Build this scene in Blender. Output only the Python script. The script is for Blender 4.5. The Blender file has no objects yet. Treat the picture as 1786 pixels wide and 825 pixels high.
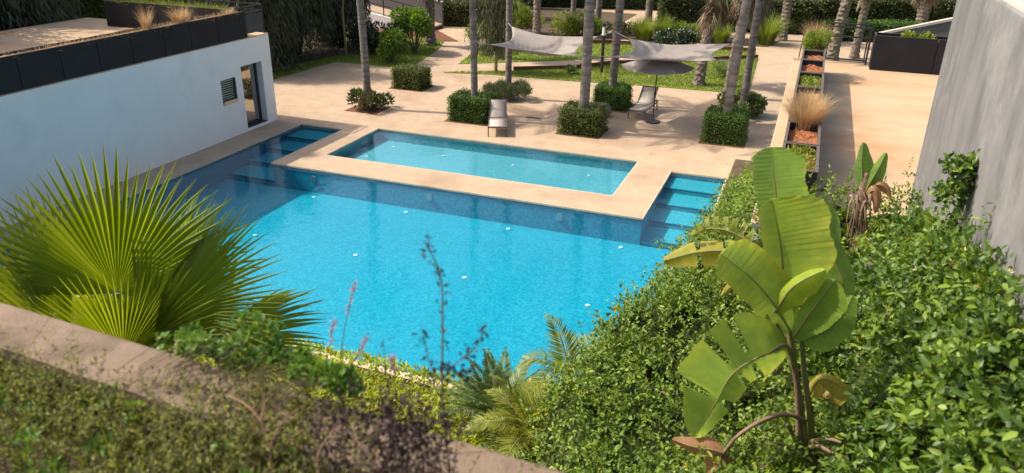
import bpy, math, random
import numpy as np
from mathutils import Matrix, Vector
R = math.radians
rng = np.random.default_rng(7)
random.seed(7)
scene = bpy.context.scene
COL = scene.collection

# ------------------------------------------------------------------ camera
FPX, YAW, PITCH, ROLL, CAMZ = 1349.84, -0.359246, 0.415438, 0.014705, 7.6
def _basis():
    cy_, sy_, cp, sp = math.cos(YAW), math.sin(YAW), math.cos(PITCH), math.sin(PITCH)
    f = np.array([sy_*cp, cy_*cp, -sp]); r = np.array([cy_, -sy_, 0.]); u = np.cross(r, f)
    c, s = math.cos(ROLL), math.sin(ROLL)
    return c*r+s*u, -s*r+c*u, f
CR, CU, CF = _basis()
CAM = np.array([0., 0., CAMZ])
def at(px, py, Y):
    d = (px-893)/FPX*CR-(py-412.5)/FPX*CU+CF
    return CAM+d*(Y/d[1])
def gp(px, py, z=0.):
    d = (px-893)/FPX*CR-(py-412.5)/FPX*CU+CF
    return CAM+d*((z-CAMZ)/d[2])
cam = bpy.data.cameras.new('camera'); co = bpy.data.objects.new('camera', cam); COL.objects.link(co)
M3 = Matrix(((CR[0], CU[0], -CF[0]), (CR[1], CU[1], -CF[1]), (CR[2], CU[2], -CF[2])))
co.matrix_world = Matrix.Translation(CAM) @ M3.to_4x4()
cam.sensor_width = 36; cam.lens = FPX/1786*36; cam.clip_start = .05; cam.clip_end = 600
cam.dof.use_dof = True; cam.dof.focus_distance = 19; cam.dof.aperture_fstop = 1.9
scene.camera = co
# ------------------------------------------------------------------ light
SUN = Vector((.86, .16, -1)).normalized()          # the way the light travels
w = bpy.data.worlds.new('World'); scene.world = w; w.use_nodes = True
nt = w.node_tree; nt.nodes.clear()
sky = nt.nodes.new('ShaderNodeTexSky'); sky.sky_type = 'NISHITA'; sky.sun_disc = False
sky.sun_elevation = math.asin(-SUN.z); sky.sun_rotation = math.atan2(-SUN.x, -SUN.y)
sky.air_density = 1.0; sky.dust_density = 4.0; sky.ozone_density = .6
bg = nt.nodes.new('ShaderNodeBackground'); bg.inputs[1].default_value = .15
wo = nt.nodes.new('ShaderNodeOutputWorld')
nt.links.new(sky.outputs[0], bg.inputs[0]); nt.links.new(bg.outputs[0], wo.inputs[0])
sl = bpy.data.lights.new('sun', 'SUN'); sl.energy = 3.8; sl.angle = R(.53); sl.color = (1, .93, .82)
so = bpy.data.objects.new('sun', sl); COL.objects.link(so); so.rotation_euler = SUN.to_track_quat('-Z', 'Y').to_euler(); so.location = (-30, -5, 40)
vs = scene.view_settings; vs.view_transform = 'Standard'; vs.look = 'None'; vs.exposure = .62; vs.gamma = 1; vs.use_curve_mapping = False
cy = scene.cycles; cy.max_bounces = 8; cy.transparent_max_bounces = 12; cy.caustics_reflective = False; cy.caustics_refractive = False
cy.use_denoising = True; cy.sample_clamp_indirect = 6; cy.use_fast_gi = False

# ------------------------------------------------------------------ materials
def _mat(name):
    m = bpy.data.materials.new(name); m.use_nodes = True; t = m.node_tree; t.nodes.clear()
    o = t.nodes.new('ShaderNodeOutputMaterial'); return m, t, o
def N(t, ty, **k):
    n = t.nodes.new(ty)
    for a, v in k.items(): setattr(n, a, v)
    return n
def ramp(t, src, stops):
    r = N(t, 'ShaderNodeValToRGB'); e = r.color_ramp.elements
    while len(e) < len(stops): e.new(.5)
    for i, (p, c) in enumerate(stops): e[i].position = p; e[i].color = (*c, 1)
    t.links.new(src, r.inputs[0]); return r
def noise(t, scale, detail=6, rough=.6, vec=None, stretch=None):
    g = N(t, 'ShaderNodeNewGeometry'); v = g.outputs['Position'] if vec is None else vec
    if stretch:
        mp = N(t, 'ShaderNodeMapping'); mp.inputs['Scale'].default_value = stretch; t.links.new(v, mp.inputs[0]); v = mp.outputs[0]
    n = N(t, 'ShaderNodeTexNoise'); n.inputs['Scale'].default_value = scale; n.inputs['Detail'].default_value = detail; n.inputs['Roughness'].default_value = rough
    t.links.new(v, n.inputs['Vector']); return n
def pm(name, c1, c2, scale=3, rough=.8, bump=.2, bscale=40, stretch=None, lo=.3, hi=.7, c3=None, spec=.3, c3scale=.6, c3lo=.5, c3hi=.7, metal=0):
    """two-tone noisy paint / stone with optional large stains of a third colour"""
    m, t, o = _mat(name)
    b = N(t, 'ShaderNodeBsdfPrincipled'); b.inputs['Roughness'].default_value = rough; b.inputs['Specular IOR Level'].default_value = spec; b.inputs['Metallic'].default_value = metal
    r = ramp(t, noise(t, scale, stretch=stretch).outputs['Fac'], [(lo, c1), (hi, c2)]); col = r.outputs[0]
    if c3:
        n3 = noise(t, c3scale, 8, .65); r3 = ramp(t, n3.outputs['Fac'], [(c3lo, (0, 0, 0)), (c3hi, (1, 1, 1))])
        mx = N(t, 'ShaderNodeMixRGB'); mx.inputs[2].default_value = (*c3, 1)
        t.links.new(r3.outputs[0], mx.inputs[0]); t.links.new(col, mx.inputs[1]); col = mx.outputs[0]
    t.links.new(col, b.inputs['Base Color'])
    if bump:
        bp = N(t, 'ShaderNodeBump'); bp.inputs['Strength'].default_value = bump; bp.inputs['Distance'].default_value = .02
        t.links.new(noise(t, bscale, 5, .6, stretch=stretch).outputs['Fac'], bp.inputs['Height']); t.links.new(bp.outputs[0], b.inputs['Normal'])
    t.links.new(b.outputs[0], o.inputs[0]); return m
def fol(name, stops, transl=.3, rough=.45, tcol=None, nscale=None):
    """leaf: colour drawn at random per leaf from the point attribute v"""
    m, t, o = _mat(name)
    a = N(t, 'ShaderNodeAttribute'); a.attribute_name = 'v'
    src = a.outputs['Fac']
    if nscale:
        mm = N(t, 'ShaderNodeMath', operation='ADD'); n = noise(t, nscale, 3)
        s = N(t, 'ShaderNodeMath', operation='MULTIPLY_ADD'); s.inputs[1].default_value = .9; s.inputs[2].default_value = -.45
        t.links.new(n.outputs['Fac'], s.inputs[0]); t.links.new(src, mm.inputs[0]); t.links.new(s.outputs[0], mm.inputs[1]); src = mm.outputs[0]
    r = ramp(t, src, stops)
    b = N(t, 'ShaderNodeBsdfPrincipled'); b.inputs['Roughness'].default_value = rough; b.inputs['Specular IOR Level'].default_value = .35
    tr = N(t, 'ShaderNodeBsdfTranslucent'); hs = N(t, 'ShaderNodeHueSaturation'); hs.inputs['Hue'].default_value = .485; hs.inputs['Saturation'].default_value = 1.1; hs.inputs['Value'].default_value = 1.5
    t.links.new(r.outputs[0], b.inputs['Base Color']); t.links.new(r.outputs[0], hs.inputs['Color']); t.links.new(hs.outputs[0], tr.inputs[0])
    mx = N(t, 'ShaderNodeMixShader'); mx.inputs[0].default_value = transl
    t.links.new(b.outputs[0], mx.inputs[1]); t.links.new(tr.outputs[0], mx.inputs[2]); t.links.new(mx.outputs[0], o.inputs[0]); return m

MAT = {}
MAT['deck'] = pm('stamped_concrete', (.395, .28, .18), (.475, .348, .232), 1.6, .75, .25, 30, c3=(.30, .195, .12), c3scale=.45, c3lo=.5, c3hi=.8)
MAT['slab'] = pm('tinted_slab', (.43, .29, .165), (.52, .37, .225), .9, .75, .15, 30, stretch=(.35, 1.6, 1), c3=(.44, .24, .105), c3scale=.55, c3lo=.52, c3hi=.72)
MAT['joint'] = pm('pale_joint', (.50, .42, .33), (.56, .47, .38), 6, .9)
MAT['coping'] = pm('pool_coping', (.55, .42, .28), (.66, .52, .37), 2.5, .7, .2, 40, c3=(.42, .28, .18), c3scale=1.1, c3lo=.52, c3hi=.7)
MAT['wallstone'] = pm('terrace_coping', (.18, .125, .082), (.245, .175, .118), 5, .9, .5, 60, c3=(.115, .08, .05), c3scale=3.0, c3lo=.48, c3hi=.7)
MAT['white'] = pm('white_render', (.80, .775, .74), (.84, .815, .78), .8, .85, .08, 60, stretch=(1, 1, .3), c3=(.74, .715, .68), c3scale=.9)
MAT['grey'] = pm('grey_render', (.125, .12, .113), (.20, .19, .18), 1.5, .85, .2, 20, stretch=(1.6, 1.6, .4), lo=.36, hi=.64, c3=(.265, .252, .238), c3scale=1.4, c3lo=.5, c3hi=.72)
MAT['greytop'] = pm('roof_screed', (.45, .38, .32), (.52, .45, .38), 2, .9)
MAT['rampgrey'] = pm('ramp_grey', (.12, .11, .11), (.16, .145, .14), 1, .8)
MAT['black'] = pm('black_panel', (.012, .012, .014), (.020, .020, .022), 1.5, .62, .05, 80, spec=.25)
MAT['frame'] = pm('dark_frame', (.03, .028, .027), (.045, .04, .038), 4, .5, .05)
MAT['soil'] = pm('red_soil', (.10, .042, .022), (.20, .085, .045), 8, .95, .8, 60)
MAT['mulch'] = pm('red_mulch', (.22, .065, .025), (.40, .16, .07), 30, .95, 1, 60)
MAT['earth'] = pm('garden_soil', (.06, .04, .025), (.12, .085, .05), 3, .95, .8, 30)
MAT['lawn'] = pm('lawn', (.14, .20, .03), (.23, .29, .055), 1.1, .9, .6, 45, c3=(.27, .27, .08), c3scale=.5, c3lo=.5, c3hi=.75, spec=.1)
MAT['sling'] = pm('beige_sling', (.40, .345, .29), (.45, .39, .33), 20, .8, .1, 200)
MAT['alu'] = pm('bronze_frame', (.10, .08, .065), (.13, .105, .085), 3, .5, 0)
MAT['sail'] = pm('taupe_cloth', (.28, .24, .205), (.33, .285, .245), 3, .85, .1, 120)
MAT['umb'] = pm('mauve_cloth', (.27, .23, .22), (.32, .275, .265), 3, .85, .1, 120)
MAT['rock'] = pm('grey_rock', (.10, .095, .09), (.18, .17, .16), 3, .9, .8, 9)
MAT['trunk'] = pm('palm_trunk', (.10, .08, .064), (.235, .20, .17), 2.2, .9, .9, 5, stretch=(.7, .7, 4.5), lo=.35, hi=.62)
MAT['trunkrough'] = pm('rough_trunk', (.10, .075, .055), (.25, .21, .17), 6, .95, 1, 20)
MAT['bark'] = pm('bark', (.08, .06, .045), (.16, .125, .09), 8, .9, .8, 30)
MAT['core'] = pm('shaded_twigs', (.012, .02, .006), (.03, .035, .012), 6, .95, .5, 20, spec=.05)  # near black twigs: the shade between leaves is in this colour
MAT['rope'] = pm('rope', (.3, .28, .25), (.36, .34, .3), 5, .9, 0)
MAT['inlet'] = pm('white_plastic', (.78, .80, .80), (.82, .84, .84), 3, .4, 0)
MAT['lampring'] = pm('lamp_ring', (.25, .38, .42), (.3, .43, .47), 3, .4, 0)
MAT['steel'] = pm('steel', (.4, .4, .4), (.5, .5, .5), 3, .35, 0, metal=.8)
# mosaic pool tile: every tile has its own shade
def tile_mat(name, stops, size=.045):
    m, t, o = _mat(name)
    b = N(t, 'ShaderNodeBsdfPrincipled'); b.inputs['Roughness'].default_value = .35
    g = N(t, 'ShaderNodeNewGeometry'); sn = N(t, 'ShaderNodeVectorMath', operation='SNAP'); sn.inputs[1].default_value = (size,)*3
    ad = N(t, 'ShaderNodeVectorMath', operation='ADD'); ad.inputs[1].default_value = (.013, .017, .011)
    t.links.new(g.outputs['Position'], ad.inputs[0]); t.links.new(ad.outputs[0], sn.inputs[0])
    wn = N(t, 'ShaderNodeTexWhiteNoise'); t.links.new(sn.outputs[0], wn.inputs['Vector'])
    n = noise(t, .5, 3); mm = N(t, 'ShaderNodeMath', operation='MULTIPLY_ADD'); mm.inputs[1].default_value = .35; mm.inputs[2].default_value = -.17
    a2 = N(t, 'ShaderNodeMath', operation='ADD'); t.links.new(n.outputs['Fac'], mm.inputs[0]); t.links.new(mm.outputs[0], a2.inputs[0]); t.links.new(wn.outputs['Value'], a2.inputs[1])
    r = ramp(t, a2.outputs[0], stops); t.links.new(r.outputs[0], b.inputs['Base Color']); t.links.new(b.outputs[0], o.inputs[0]); return m
MAT['tile'] = tile_mat('pool_mosaic', [(0, (.003, .26, .38)), (.5, (.006, .32, .45)), (1, (.02, .395, .52))])
MAT['tileshade'] = tile_mat('riser_shade_mosaic', [(0, (.003, .14, .21)), (.5, (.004, .18, .26)), (1, (.01, .23, .32))])
MAT['tilestep'] = tile_mat('step_mosaic', [(0, (.02, .30, .39)), (.5, (.035, .36, .455)), (1, (.07, .43, .52))])  # paler tile paints in the weaker light absorption of shallow water
MAT['tile2'] = tile_mat('paddling_mosaic', [(0, (.06, .31, .39)), (.5, (.085, .365, .445)), (1, (.13, .44, .51))])
def water_mat(name, tint, bump=.2):
    m, t, o = _mat(name)
    fr = N(t, 'ShaderNodeFresnel'); fr.inputs[0].default_value = 1.33
    tr = N(t, 'ShaderNodeBsdfTransparent'); tr.inputs[0].default_value = (*tint, 1)
    gl = N(t, 'ShaderNodeBsdfGlossy'); gl.inputs['Roughness'].default_value = .03; gl.inputs[0].default_value = (1, 1, 1, 1)
    n1 = noise(t, 3.2, 4, .55); bp = N(t, 'ShaderNodeBump'); bp.inputs['Strength'].default_value = bump; bp.inputs['Distance'].default_value = .035
    t.links.new(n1.outputs['Fac'], bp.inputs['Height'])
    t.links.new(bp.outputs[0], gl.inputs['Normal']); t.links.new(bp.outputs[0], fr.inputs['Normal'])
    mx = N(t, 'ShaderNodeMixShader'); t.links.new(fr.outputs[0], mx.inputs[0]); t.links.new(tr.outputs[0], mx.inputs[1]); t.links.new(gl.outputs[0], mx.inputs[2]); t.links.new(mx.outputs[0], o.inputs[0]); return m
MAT['water'] = water_mat('pool_water', (.80, .97, 1.0))
MAT['water2'] = water_mat('paddling_water', (.90, .985, 1.0))
def glass_mat(name):
    m, t, o = _mat(name)
    d = N(t, 'ShaderNodeBsdfPrincipled'); d.inputs['Base Color'].default_value = (.02, .022, .02, 1); d.inputs['Roughness'].default_value = .1
    gl = N(t, 'ShaderNodeBsdfGlossy'); gl.inputs['Roughness'].default_value = .02; gl.inputs[0].default_value = (.85, .82, .74, 1)
    mx = N(t, 'ShaderNodeMixShader'); mx.inputs[0].default_value = .5
    t.links.new(d.outputs[0], mx.inputs[1]); t.links.new(gl.outputs[0], mx.inputs[2]); t.links.new(mx.outputs[0], o.inputs[0]); return m
MAT['glass'] = glass_mat('coated_glass')
G_ = lambda *c: list(zip(np.linspace(0, 1, len(c)), c))
MAT['boxleaf'] = fol('box_leaf', G_((.035, .08, .012), (.075, .155, .024), (.14, .24, .045)), .28, .55)
MAT['boxleaf2'] = fol('mixed_leaf', G_((.045, .07, .016), (.10, .14, .032), (.22, .22, .07)), .25, .55)
MAT['farhedge'] = fol('far_hedge_leaf', G_((.035, .045, .015), (.075, .095, .028), (.135, .16, .05)), .2)
MAT['darkhedge'] = fol('dark_leaf', G_((.010, .022, .008), (.025, .05, .015), (.06, .10, .028)), .2)
MAT['weep'] = fol('weeping_leaf', G_((.03, .038, .018), (.07, .08, .04), (.15, .155, .08)), .2, .6)
MAT['citrus'] = fol('citrus_leaf', G_((.06, .12, .012), (.12, .22, .025), (.22, .34, .05)), .35, .6)
MAT['limegrass'] = fol('grass_blade', G_((.10, .15, .02), (.19, .26, .035), (.30, .36, .07)), .35)
MAT['straw'] = fol('straw', G_((.33, .21, .09), (.50, .35, .17), (.62, .48, .27)), .3, .7)
MAT['palmleaf'] = fol('palm_leaflet', G_((.03, .06, .012), (.07, .11, .022), (.14, .18, .04)), .3)
MAT['deadfrond'] = fol('dead_frond', G_((.14, .10, .06), (.24, .18, .11), (.34, .27, .18)), .25, .8)
MAT['lavender'] = fol('lavender_leaf', G_((.06, .085, .035), (.11, .14, .06), (.19, .2, .10)), .25)
MAT['croton'] = fol('croton_leaf', G_((.04, .075, .015), (.07, .11, .03), (.17, .07, .04)), .25)
MAT['hedgeleaf'] = fol('hedge_leaf', G_((.038, .072, .010), (.115, .19, .022), (.29, .37, .048)), .3, .5, nscale=2.2)
MAT['vineleaf'] = fol('vine_leaf', G_((.024, .055, .009), (.075, .14, .018), (.24, .33, .04)), .28, .45, nscale=2.5)
MAT['flower'] = fol('honeysuckle', G_((.7, .5, .1), (.75, .62, .25), (.8, .75, .55)), .3)
MAT['fan'] = fol('fan_leaf', G_((.12, .18, .016), (.23, .30, .03), (.40, .45, .065)), .5, .5)
MAT['fandry'] = fol('fan_tip', G_((.3, .28, .06), (.42, .36, .12), (.5, .42, .2)), .3, .6)
MAT['cycad'] = fol('cycad_leaf', G_((.045, .085, .02), (.085, .145, .035), (.15, .21, .06)), .25, .4)
MAT['areca'] = fol('areca_leaf', G_((.12, .17, .02), (.22, .26, .035), (.38, .36, .08)), .4, .4)
MAT['cover'] = fol('ground_cover', G_((.20, .25, .02), (.34, .40, .03), (.5, .52, .07)), .4, .6)
MAT['weed'] = fol('weed_leaf', G_((.08, .095, .022), (.19, .21, .045), (.36, .37, .09)), .4, .7)
MAT['drystem'] = fol('dry_stem', G_((.12, .08, .05), (.2, .14, .09), (.3, .23, .15)), .1, .8)
MAT['purple'] = fol('dark_dead_leaf', G_((.022, .014, .016), (.05, .03, .032), (.09, .055, .05)), .2, .7)
MAT['pink'] = fol('pink_spike', G_((.4, .17, .22), (.5, .25, .28), (.55, .35, .35)), .3, .7)
MAT['redtwig'] = pm('red_twig', (.20, .10, .06), (.32, .18, .11), 9, .8, .2)
MAT['pot'] = fol('trailing_leaf', G_((.05, .12, .02), (.09, .19, .03), (.2, .3, .05)), .35, .4)
MAT['flowershrub'] = fol('white_flower', G_((.5, .5, .46), (.6, .6, .56), (.7, .7, .66)), .3)
def strel_mat(name, stops, edge=None):
    m, t, o = _mat(name)
    a = N(t, 'ShaderNodeAttribute'); a.attribute_name = 'v'
    n = noise(t, 9, 6); mm = N(t, 'ShaderNodeMath', operation='MULTIPLY_ADD'); mm.inputs[1].default_value = .75; mm.inputs[2].default_value = -.38
    ad = N(t, 'ShaderNodeMath', operation='ADD'); t.links.new(n.outputs['Fac'], mm.inputs[0]); t.links.new(mm.outputs[0], ad.inputs[0]); t.links.new(a.outputs['Fac'], ad.inputs[1])
    r = ramp(t, ad.outputs[0], stops)
    b = N(t, 'ShaderNodeBsdfPrincipled'); b.inputs['Roughness'].default_value = .42; b.inputs['Specular IOR Level'].default_value = .4
    tr = N(t, 'ShaderNodeBsdfTranslucent'); hs = N(t, 'ShaderNodeHueSaturation'); hs.inputs['Hue'].default_value = .485; hs.inputs['Value'].default_value = 1.7
    t.links.new(r.outputs[0], b.inputs['Base Color']); t.links.new(r.outputs[0], hs.inputs['Color']); t.links.new(hs.outputs[0], tr.inputs[0])
    mx = N(t, 'ShaderNodeMixShader'); mx.inputs[0].default_value = .42
    t.links.new(b.outputs[0], mx.inputs[1]); t.links.new(tr.outputs[0], mx.inputs[2]); t.links.new(mx.outputs[0], o.inputs[0]); return m
MAT['strel'] = strel_mat('strelitzia_blade', [(0, (.12, .21, .04)), (.45, (.22, .34, .05)), (.75, (.36, .43, .05)), (.95, (.48, .44, .06)), (1, (.34, .2, .05))])
MAT['strelyellow'] = strel_mat('yellowing_blade', [(0, (.16, .20, .03)), (.4, (.28, .28, .035)), (.75, (.46, .36, .05)), (1, (.28, .13, .05))])
MAT['streldead'] = strel_mat('dead_blade', [(0, (.30, .13, .06)), (.5, (.42, .22, .11)), (1, (.28, .14, .08))])
MAT['petiole'] = pm('petiole', (.16, .17, .05), (.27, .22, .09), 5, .5, .1)
MAT['deadpet'] = pm('dead_petiole', (.14, .085, .055), (.30, .20, .13), 8, .8, .4)

# ------------------------------------------------------------------ mesh helpers
ORI = {}
def mk(name, V, F, mat, parent=None, smooth=False, v=None, kind=None, mats=None, fmat=None, local=False):
    V = np.asarray(V, float).reshape(-1, 3)
    if parent is not None and not local: V = V-ORI[parent.name]
    me = bpy.data.meshes.new(name)
    if isinstance(F, np.ndarray):
        n, k = F.shape
        me.vertices.add(len(V)); me.vertices.foreach_set('co', V.astype(np.float32).ravel())
        me.loops.add(n*k); me.loops.foreach_set('vertex_index', F.astype(np.int32).ravel())
        me.polygons.add(n); me.polygons.foreach_set('loop_start', np.arange(0, n*k, k, dtype=np.int32))
        me.update(calc_edges=True)
    else:
        me.from_pydata(V.tolist(), [], F); me.update()
    for m in (mats or [mat]): me.materials.append(MAT[m] if isinstance(m, str) else m)
    if fmat is not None: me.polygons.foreach_set('material_index', np.asarray(fmat, np.int32))
    if smooth: me.polygons.foreach_set('use_smooth', np.ones(len(me.polygons), bool))
    if v is not None:
        a = me.attributes.new('v', 'FLOAT', 'POINT'); a.data.foreach_set('value', np.clip(np.asarray(v), 0, 1).astype(np.float32))
    o = bpy.data.objects.new(name, me); COL.objects.link(o)
    if parent is not None: o.parent = parent; ORI[o.name] = ORI[parent.name]
    else: ORI[o.name] = np.zeros(3)
    if kind: o['kind'] = kind
    return o
def tag(o, label, cat, group=None, kind=None):
    o['label'] = label; o['category'] = cat
    if group: o['group'] = group
    if kind: o['kind'] = kind
    return o
def thing(name, loc, label, cat, group=None):
    o = bpy.data.objects.new(name, None); COL.objects.link(o); o.location = [float(c) for c in loc]; o.empty_display_size = .2
    ORI[o.name] = np.asarray(loc, float)
    return tag(o, label, cat, group)
def copy_tree(o, parent=None):
    c = o.copy(); COL.objects.link(c); c.parent = parent
    for ch in [x for x in bpy.data.objects if x.parent == o]: copy_tree(ch, c)
    return c
class MB:
    def __init__(s): s.V = []; s.F = []
    def add(s, V, F):
        b = len(s.V); s.V += [tuple(p) for p in V]; s.F += [tuple(b+i for i in f) for f in F]; return s
    def box(s, x0, x1, y0, y1, z0, z1):
        V = [(x, y, z) for z in (z0, z1) for y in (y0, y1) for x in (x0, x1)]
        return s.add(V, [(0, 2, 3, 1), (4, 5, 7, 6), (0, 1, 5, 4), (2, 6, 7, 3), (0, 4, 6, 2), (1, 3, 7, 5)])
    def bar(s, p, q, wd, ht=None, up=(0, 0, 1)):
        p = np.asarray(p, float); q = np.asarray(q, float); ht = ht or wd; d = q-p; d /= np.linalg.norm(d)
        u = np.asarray(up, float)
        if abs(d@u) > .95: u = np.array([0, 1., 0])
        sd = np.cross(d, u); sd /= np.linalg.norm(sd); u = np.cross(sd, d)
        V = [e+a*sd*wd/2+b*u*ht/2 for e in (p, q) for a, b in ((-1, -1), (1, -1), (1, 1), (-1, 1))]
        return s.add(V, [(0, 1, 2, 3), (7, 6, 5, 4), (0, 4, 5, 1), (1, 5, 6, 2), (2, 6, 7, 3), (3, 7, 4, 0)])
    def tube(s, pts, rad, n=10, cap=True):
        pts = [np.asarray(p, float) for p in pts]; k = len(pts); rad = [rad]*k if np.isscalar(rad) else rad
        V = []; pu = None
        for i, p in enumerate(pts):
            d = pts[min(i+1, k-1)]-pts[max(i-1, 0)]; d = d/(np.linalg.norm(d)+1e-9)
            u = np.array([1., 0, 0]) if pu is None else pu
            if abs(d@u) > .9 and pu is None: u = np.array([0, 1., 0])
            u = u-d*(d@u); u /= np.linalg.norm(u)+1e-9; pu = u; w_ = np.cross(d, u)
            V += [p+rad[i]*(math.cos(a)*u+math.sin(a)*w_) for a in np.arange(n)*2*math.pi/n]
        F = [(i*n+j, i*n+(j+1) % n, (i+1)*n+(j+1) % n, (i+1)*n+j) for i in range(k-1) for j in range(n)]
        if cap: F += [tuple(range(n))[::-1], tuple((k-1)*n+j for j in range(n))]
        return s.add(V, F)
    def build(s, name, mat, parent=None, **k): return mk(name, s.V, s.F, mat, parent, **k)
def box_o(name, b, mat, parent=None, **k): return MB().box(*b).build(name, mat, parent, **k)
def bevel(o, wd=.01, seg=2):
    m = o.modifiers.new('bevel', 'BEVEL'); m.width = wd; m.segments = seg; m.limit_method = 'ANGLE'; return o
def sheet(xs, ys, z, skip):
    V = []; F = []
    for i in range(len(xs)-1):
        for j in range(len(ys)-1):
            if skip((xs[i]+xs[i+1])/2, (ys[j]+ys[j+1])/2): continue
            b = len(V); V += [(xs[i], ys[j], z), (xs[i+1], ys[j], z), (xs[i+1], ys[j+1], z), (xs[i], ys[j+1], z)]; F.append((b, b+1, b+2, b+3))
    return V, F
def poly(name, pts, z, mat, th=None, **k):
    n = len(pts); V = [(x, y, z) for x, y in pts]; F = [tuple(range(n))]
    if th:
        V += [(x, y, z-th) for x, y in pts]; F += [((i+1) % n, i, n+i, n+(i+1) % n) for i in range(n)]
    return mk(name, V, F, mat, **k)
def unit(a): return a/(np.linalg.norm(a, axis=-1, keepdims=True)+1e-9)
def leaves(P, D, Nn, L, W, fold=.22, curl=.15, rich=False, rnd=None):
    """one small folded blade per row of P: 2 triangles, or 8 when rich"""
    n = len(P); L = np.broadcast_to(L, (n,))[:, None]; W = np.broadcast_to(W, (n,))[:, None]
    D = unit(D); S = unit(np.cross(D, Nn)); Nn = np.cross(S, D)
    if not rich:
        V = np.stack([P, P+D*L*.42+S*W*.5+Nn*(W*fold-L*curl*.34), P+D*L-Nn*L*curl, P+D*L*.42-S*W*.5+Nn*(W*fold-L*curl*.34)], 1).reshape(-1, 3)
        F = (np.arange(n)[:, None, None]*4+np.array([[0, 1, 2], [0, 2, 3]])[None]).reshape(-1, 3); k = 4
    else:
        a, b = .3, .68
        V = np.stack([P, P+D*L*a+S*W*.5+Nn*W*fold, P+D*L*a, P+D*L*a-S*W*.5+Nn*W*fold,
                      P+D*L*b+S*W*.4+Nn*(W*fold*.8-L*curl*.4), P+D*L*b-Nn*L*curl*.4, P+D*L*b-S*W*.4+Nn*(W*fold*.8-L*curl*.4), P+D*L-Nn*L*curl], 1).reshape(-1, 3)
        T = np.array([[0, 1, 2], [0, 2, 3], [1, 4, 5], [1, 5, 2], [2, 5, 6], [2, 6, 3], [4, 7, 5], [5, 7, 6]])
        F = (np.arange(n)[:, None, None]*8+T[None]).reshape(-1, 3); k = 8
    v = np.repeat(rng.random(n) if rnd is None else rnd, k)
    return V, F, v
def merge(parts):
    V = []; F = []; v = []; b = 0
    for p, f, a in parts: V.append(p); F.append(f+b); v.append(a); b += len(p)
    return np.concatenate(V), np.concatenate(F), np.concatenate(v)
def rsph(n): return unit(rng.normal(size=(n, 3)))
def clumps(cs, n, L, W, up=.4, droop=0., zs=.85, shell=.5, rich=False):
    """leaves spread through a set of (x,y,z,r) clumps; every clump has its own tone"""
    cs = np.asarray(cs, float); wgt = cs[:, 3]**2; idx = rng.choice(len(cs), n, p=wgt/wgt.sum())
    d = rsph(n); r = cs[idx, 3]*(shell+(1-shell)*rng.random(n)**.6)
    P = cs[idx, :3]+d*r[:, None]*np.array([1, 1, zs])
    D = unit(d+rsph(n)*.8+np.array([0, 0, up-droop])); Nn = unit(d+np.array([0, 0, .8])+rsph(n)*.5)
    tone = rng.random(len(cs))*.35
    return leaves(P, D, Nn, L*(.7+.6*rng.random(n)), W*(.7+.6*rng.random(n)), rich=rich, rnd=np.clip(rng.random(n)*.65+tone[idx], 0, 1))
def smooth_noise(seed, k=7, s=1.):
    r = np.random.default_rng(seed); A = r.normal(size=(k, 2))*s; ph = r.random(k)*6.28
    return lambda x, y: sum(np.sin(A[i, 0]*x+A[i, 1]*y+ph[i]) for i in range(k))/k
def frond(p0, d0, L, n=22, lmax=.5, wl=.03, droop=.9, vee=.5, taper=.6, start=.12, side=None, lean=.55):
    """pinnate palm frond: rachis + leaflets, as (V,F,v) of leaflets and rachis points"""
    p0 = np.asarray(p0, float); d = np.asarray(d0, float); d = d/np.linalg.norm(d)
    pts = [p0.copy()]; dirs = [d.copy()]; k = n
    for i in range(k):
        d = d+np.array([0, 0, -droop/k])*(.4+1.2*i/k); d /= np.linalg.norm(d); pts.append(pts[-1]+d*L/k); dirs.append(d.copy())
    pts = np.array(pts); dirs = np.array(dirs); P = []; D = []; Nn = []; LL = []
    for i in range(int(start*k), k+1):
        t = i/k; dd = dirs[i]; s = np.cross(dd, [0, 0, 1.]); s /= np.linalg.norm(s)+1e-9; u = np.cross(s, dd)
        ll = lmax*math.sin(math.pi*min(1, .18+.86*t)**.8)*(1 if t < .9 else .7)+.04
        for sg in (-1, 1):
            P.append(pts[i]); D.append(dd*(lean+.5*t)+sg*s*1.0+u*vee); Nn.append(u+rng.normal(size=3)*.15); LL.append(ll*(.85+.3*rng.random()))
    return leaves(np.array(P), np.array(D), np.array(Nn), np.array(LL), wl, fold=.15, curl=.25), pts

# ================================================================== the setting
PX0, PX1, PY0, PY1 = -16.65, -1.7, 9.95, 22.62          # big pool with the two stair bays
TX0, TX1, TY = -14.85, -3.38, 18.55                     # deck tongue between the bays
SX0, SX1, SY0, SY1 = -13.82, -4.47, 19.83, 23.2         # paddling pool inside the tongue
def in_big(x, y): return PX0 < x < PX1 and PY0 < y < PY1 and not (TX0 < x < TX1 and y > TY)
def in_small(x, y): return SX0 < x < SX1 and SY0 < y < SY1
xs = [-34, PX0, TX0, SX0, SX1, TX1, PX1, -.5]; ys = [9.62, PY0, TY, SY0, PY1, SY1, 27, 32, 40, 50, 64]
V, F = sheet(xs, ys, 0., lambda x, y: in_big(x, y) or in_small(x, y))
mk('deck', V, F, 'deck', kind='structure')
V, F = sheet([-140, -34, PX0-.4, PX1+.4, 140], [-60, PY0-.4, SY1+.5, 160], -.12, lambda x, y: PX0-.4 < x < PX1+.4 and PY0-.4 < y < SY1+.5)
mk('ground', V, F, 'earth', kind='structure')
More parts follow.
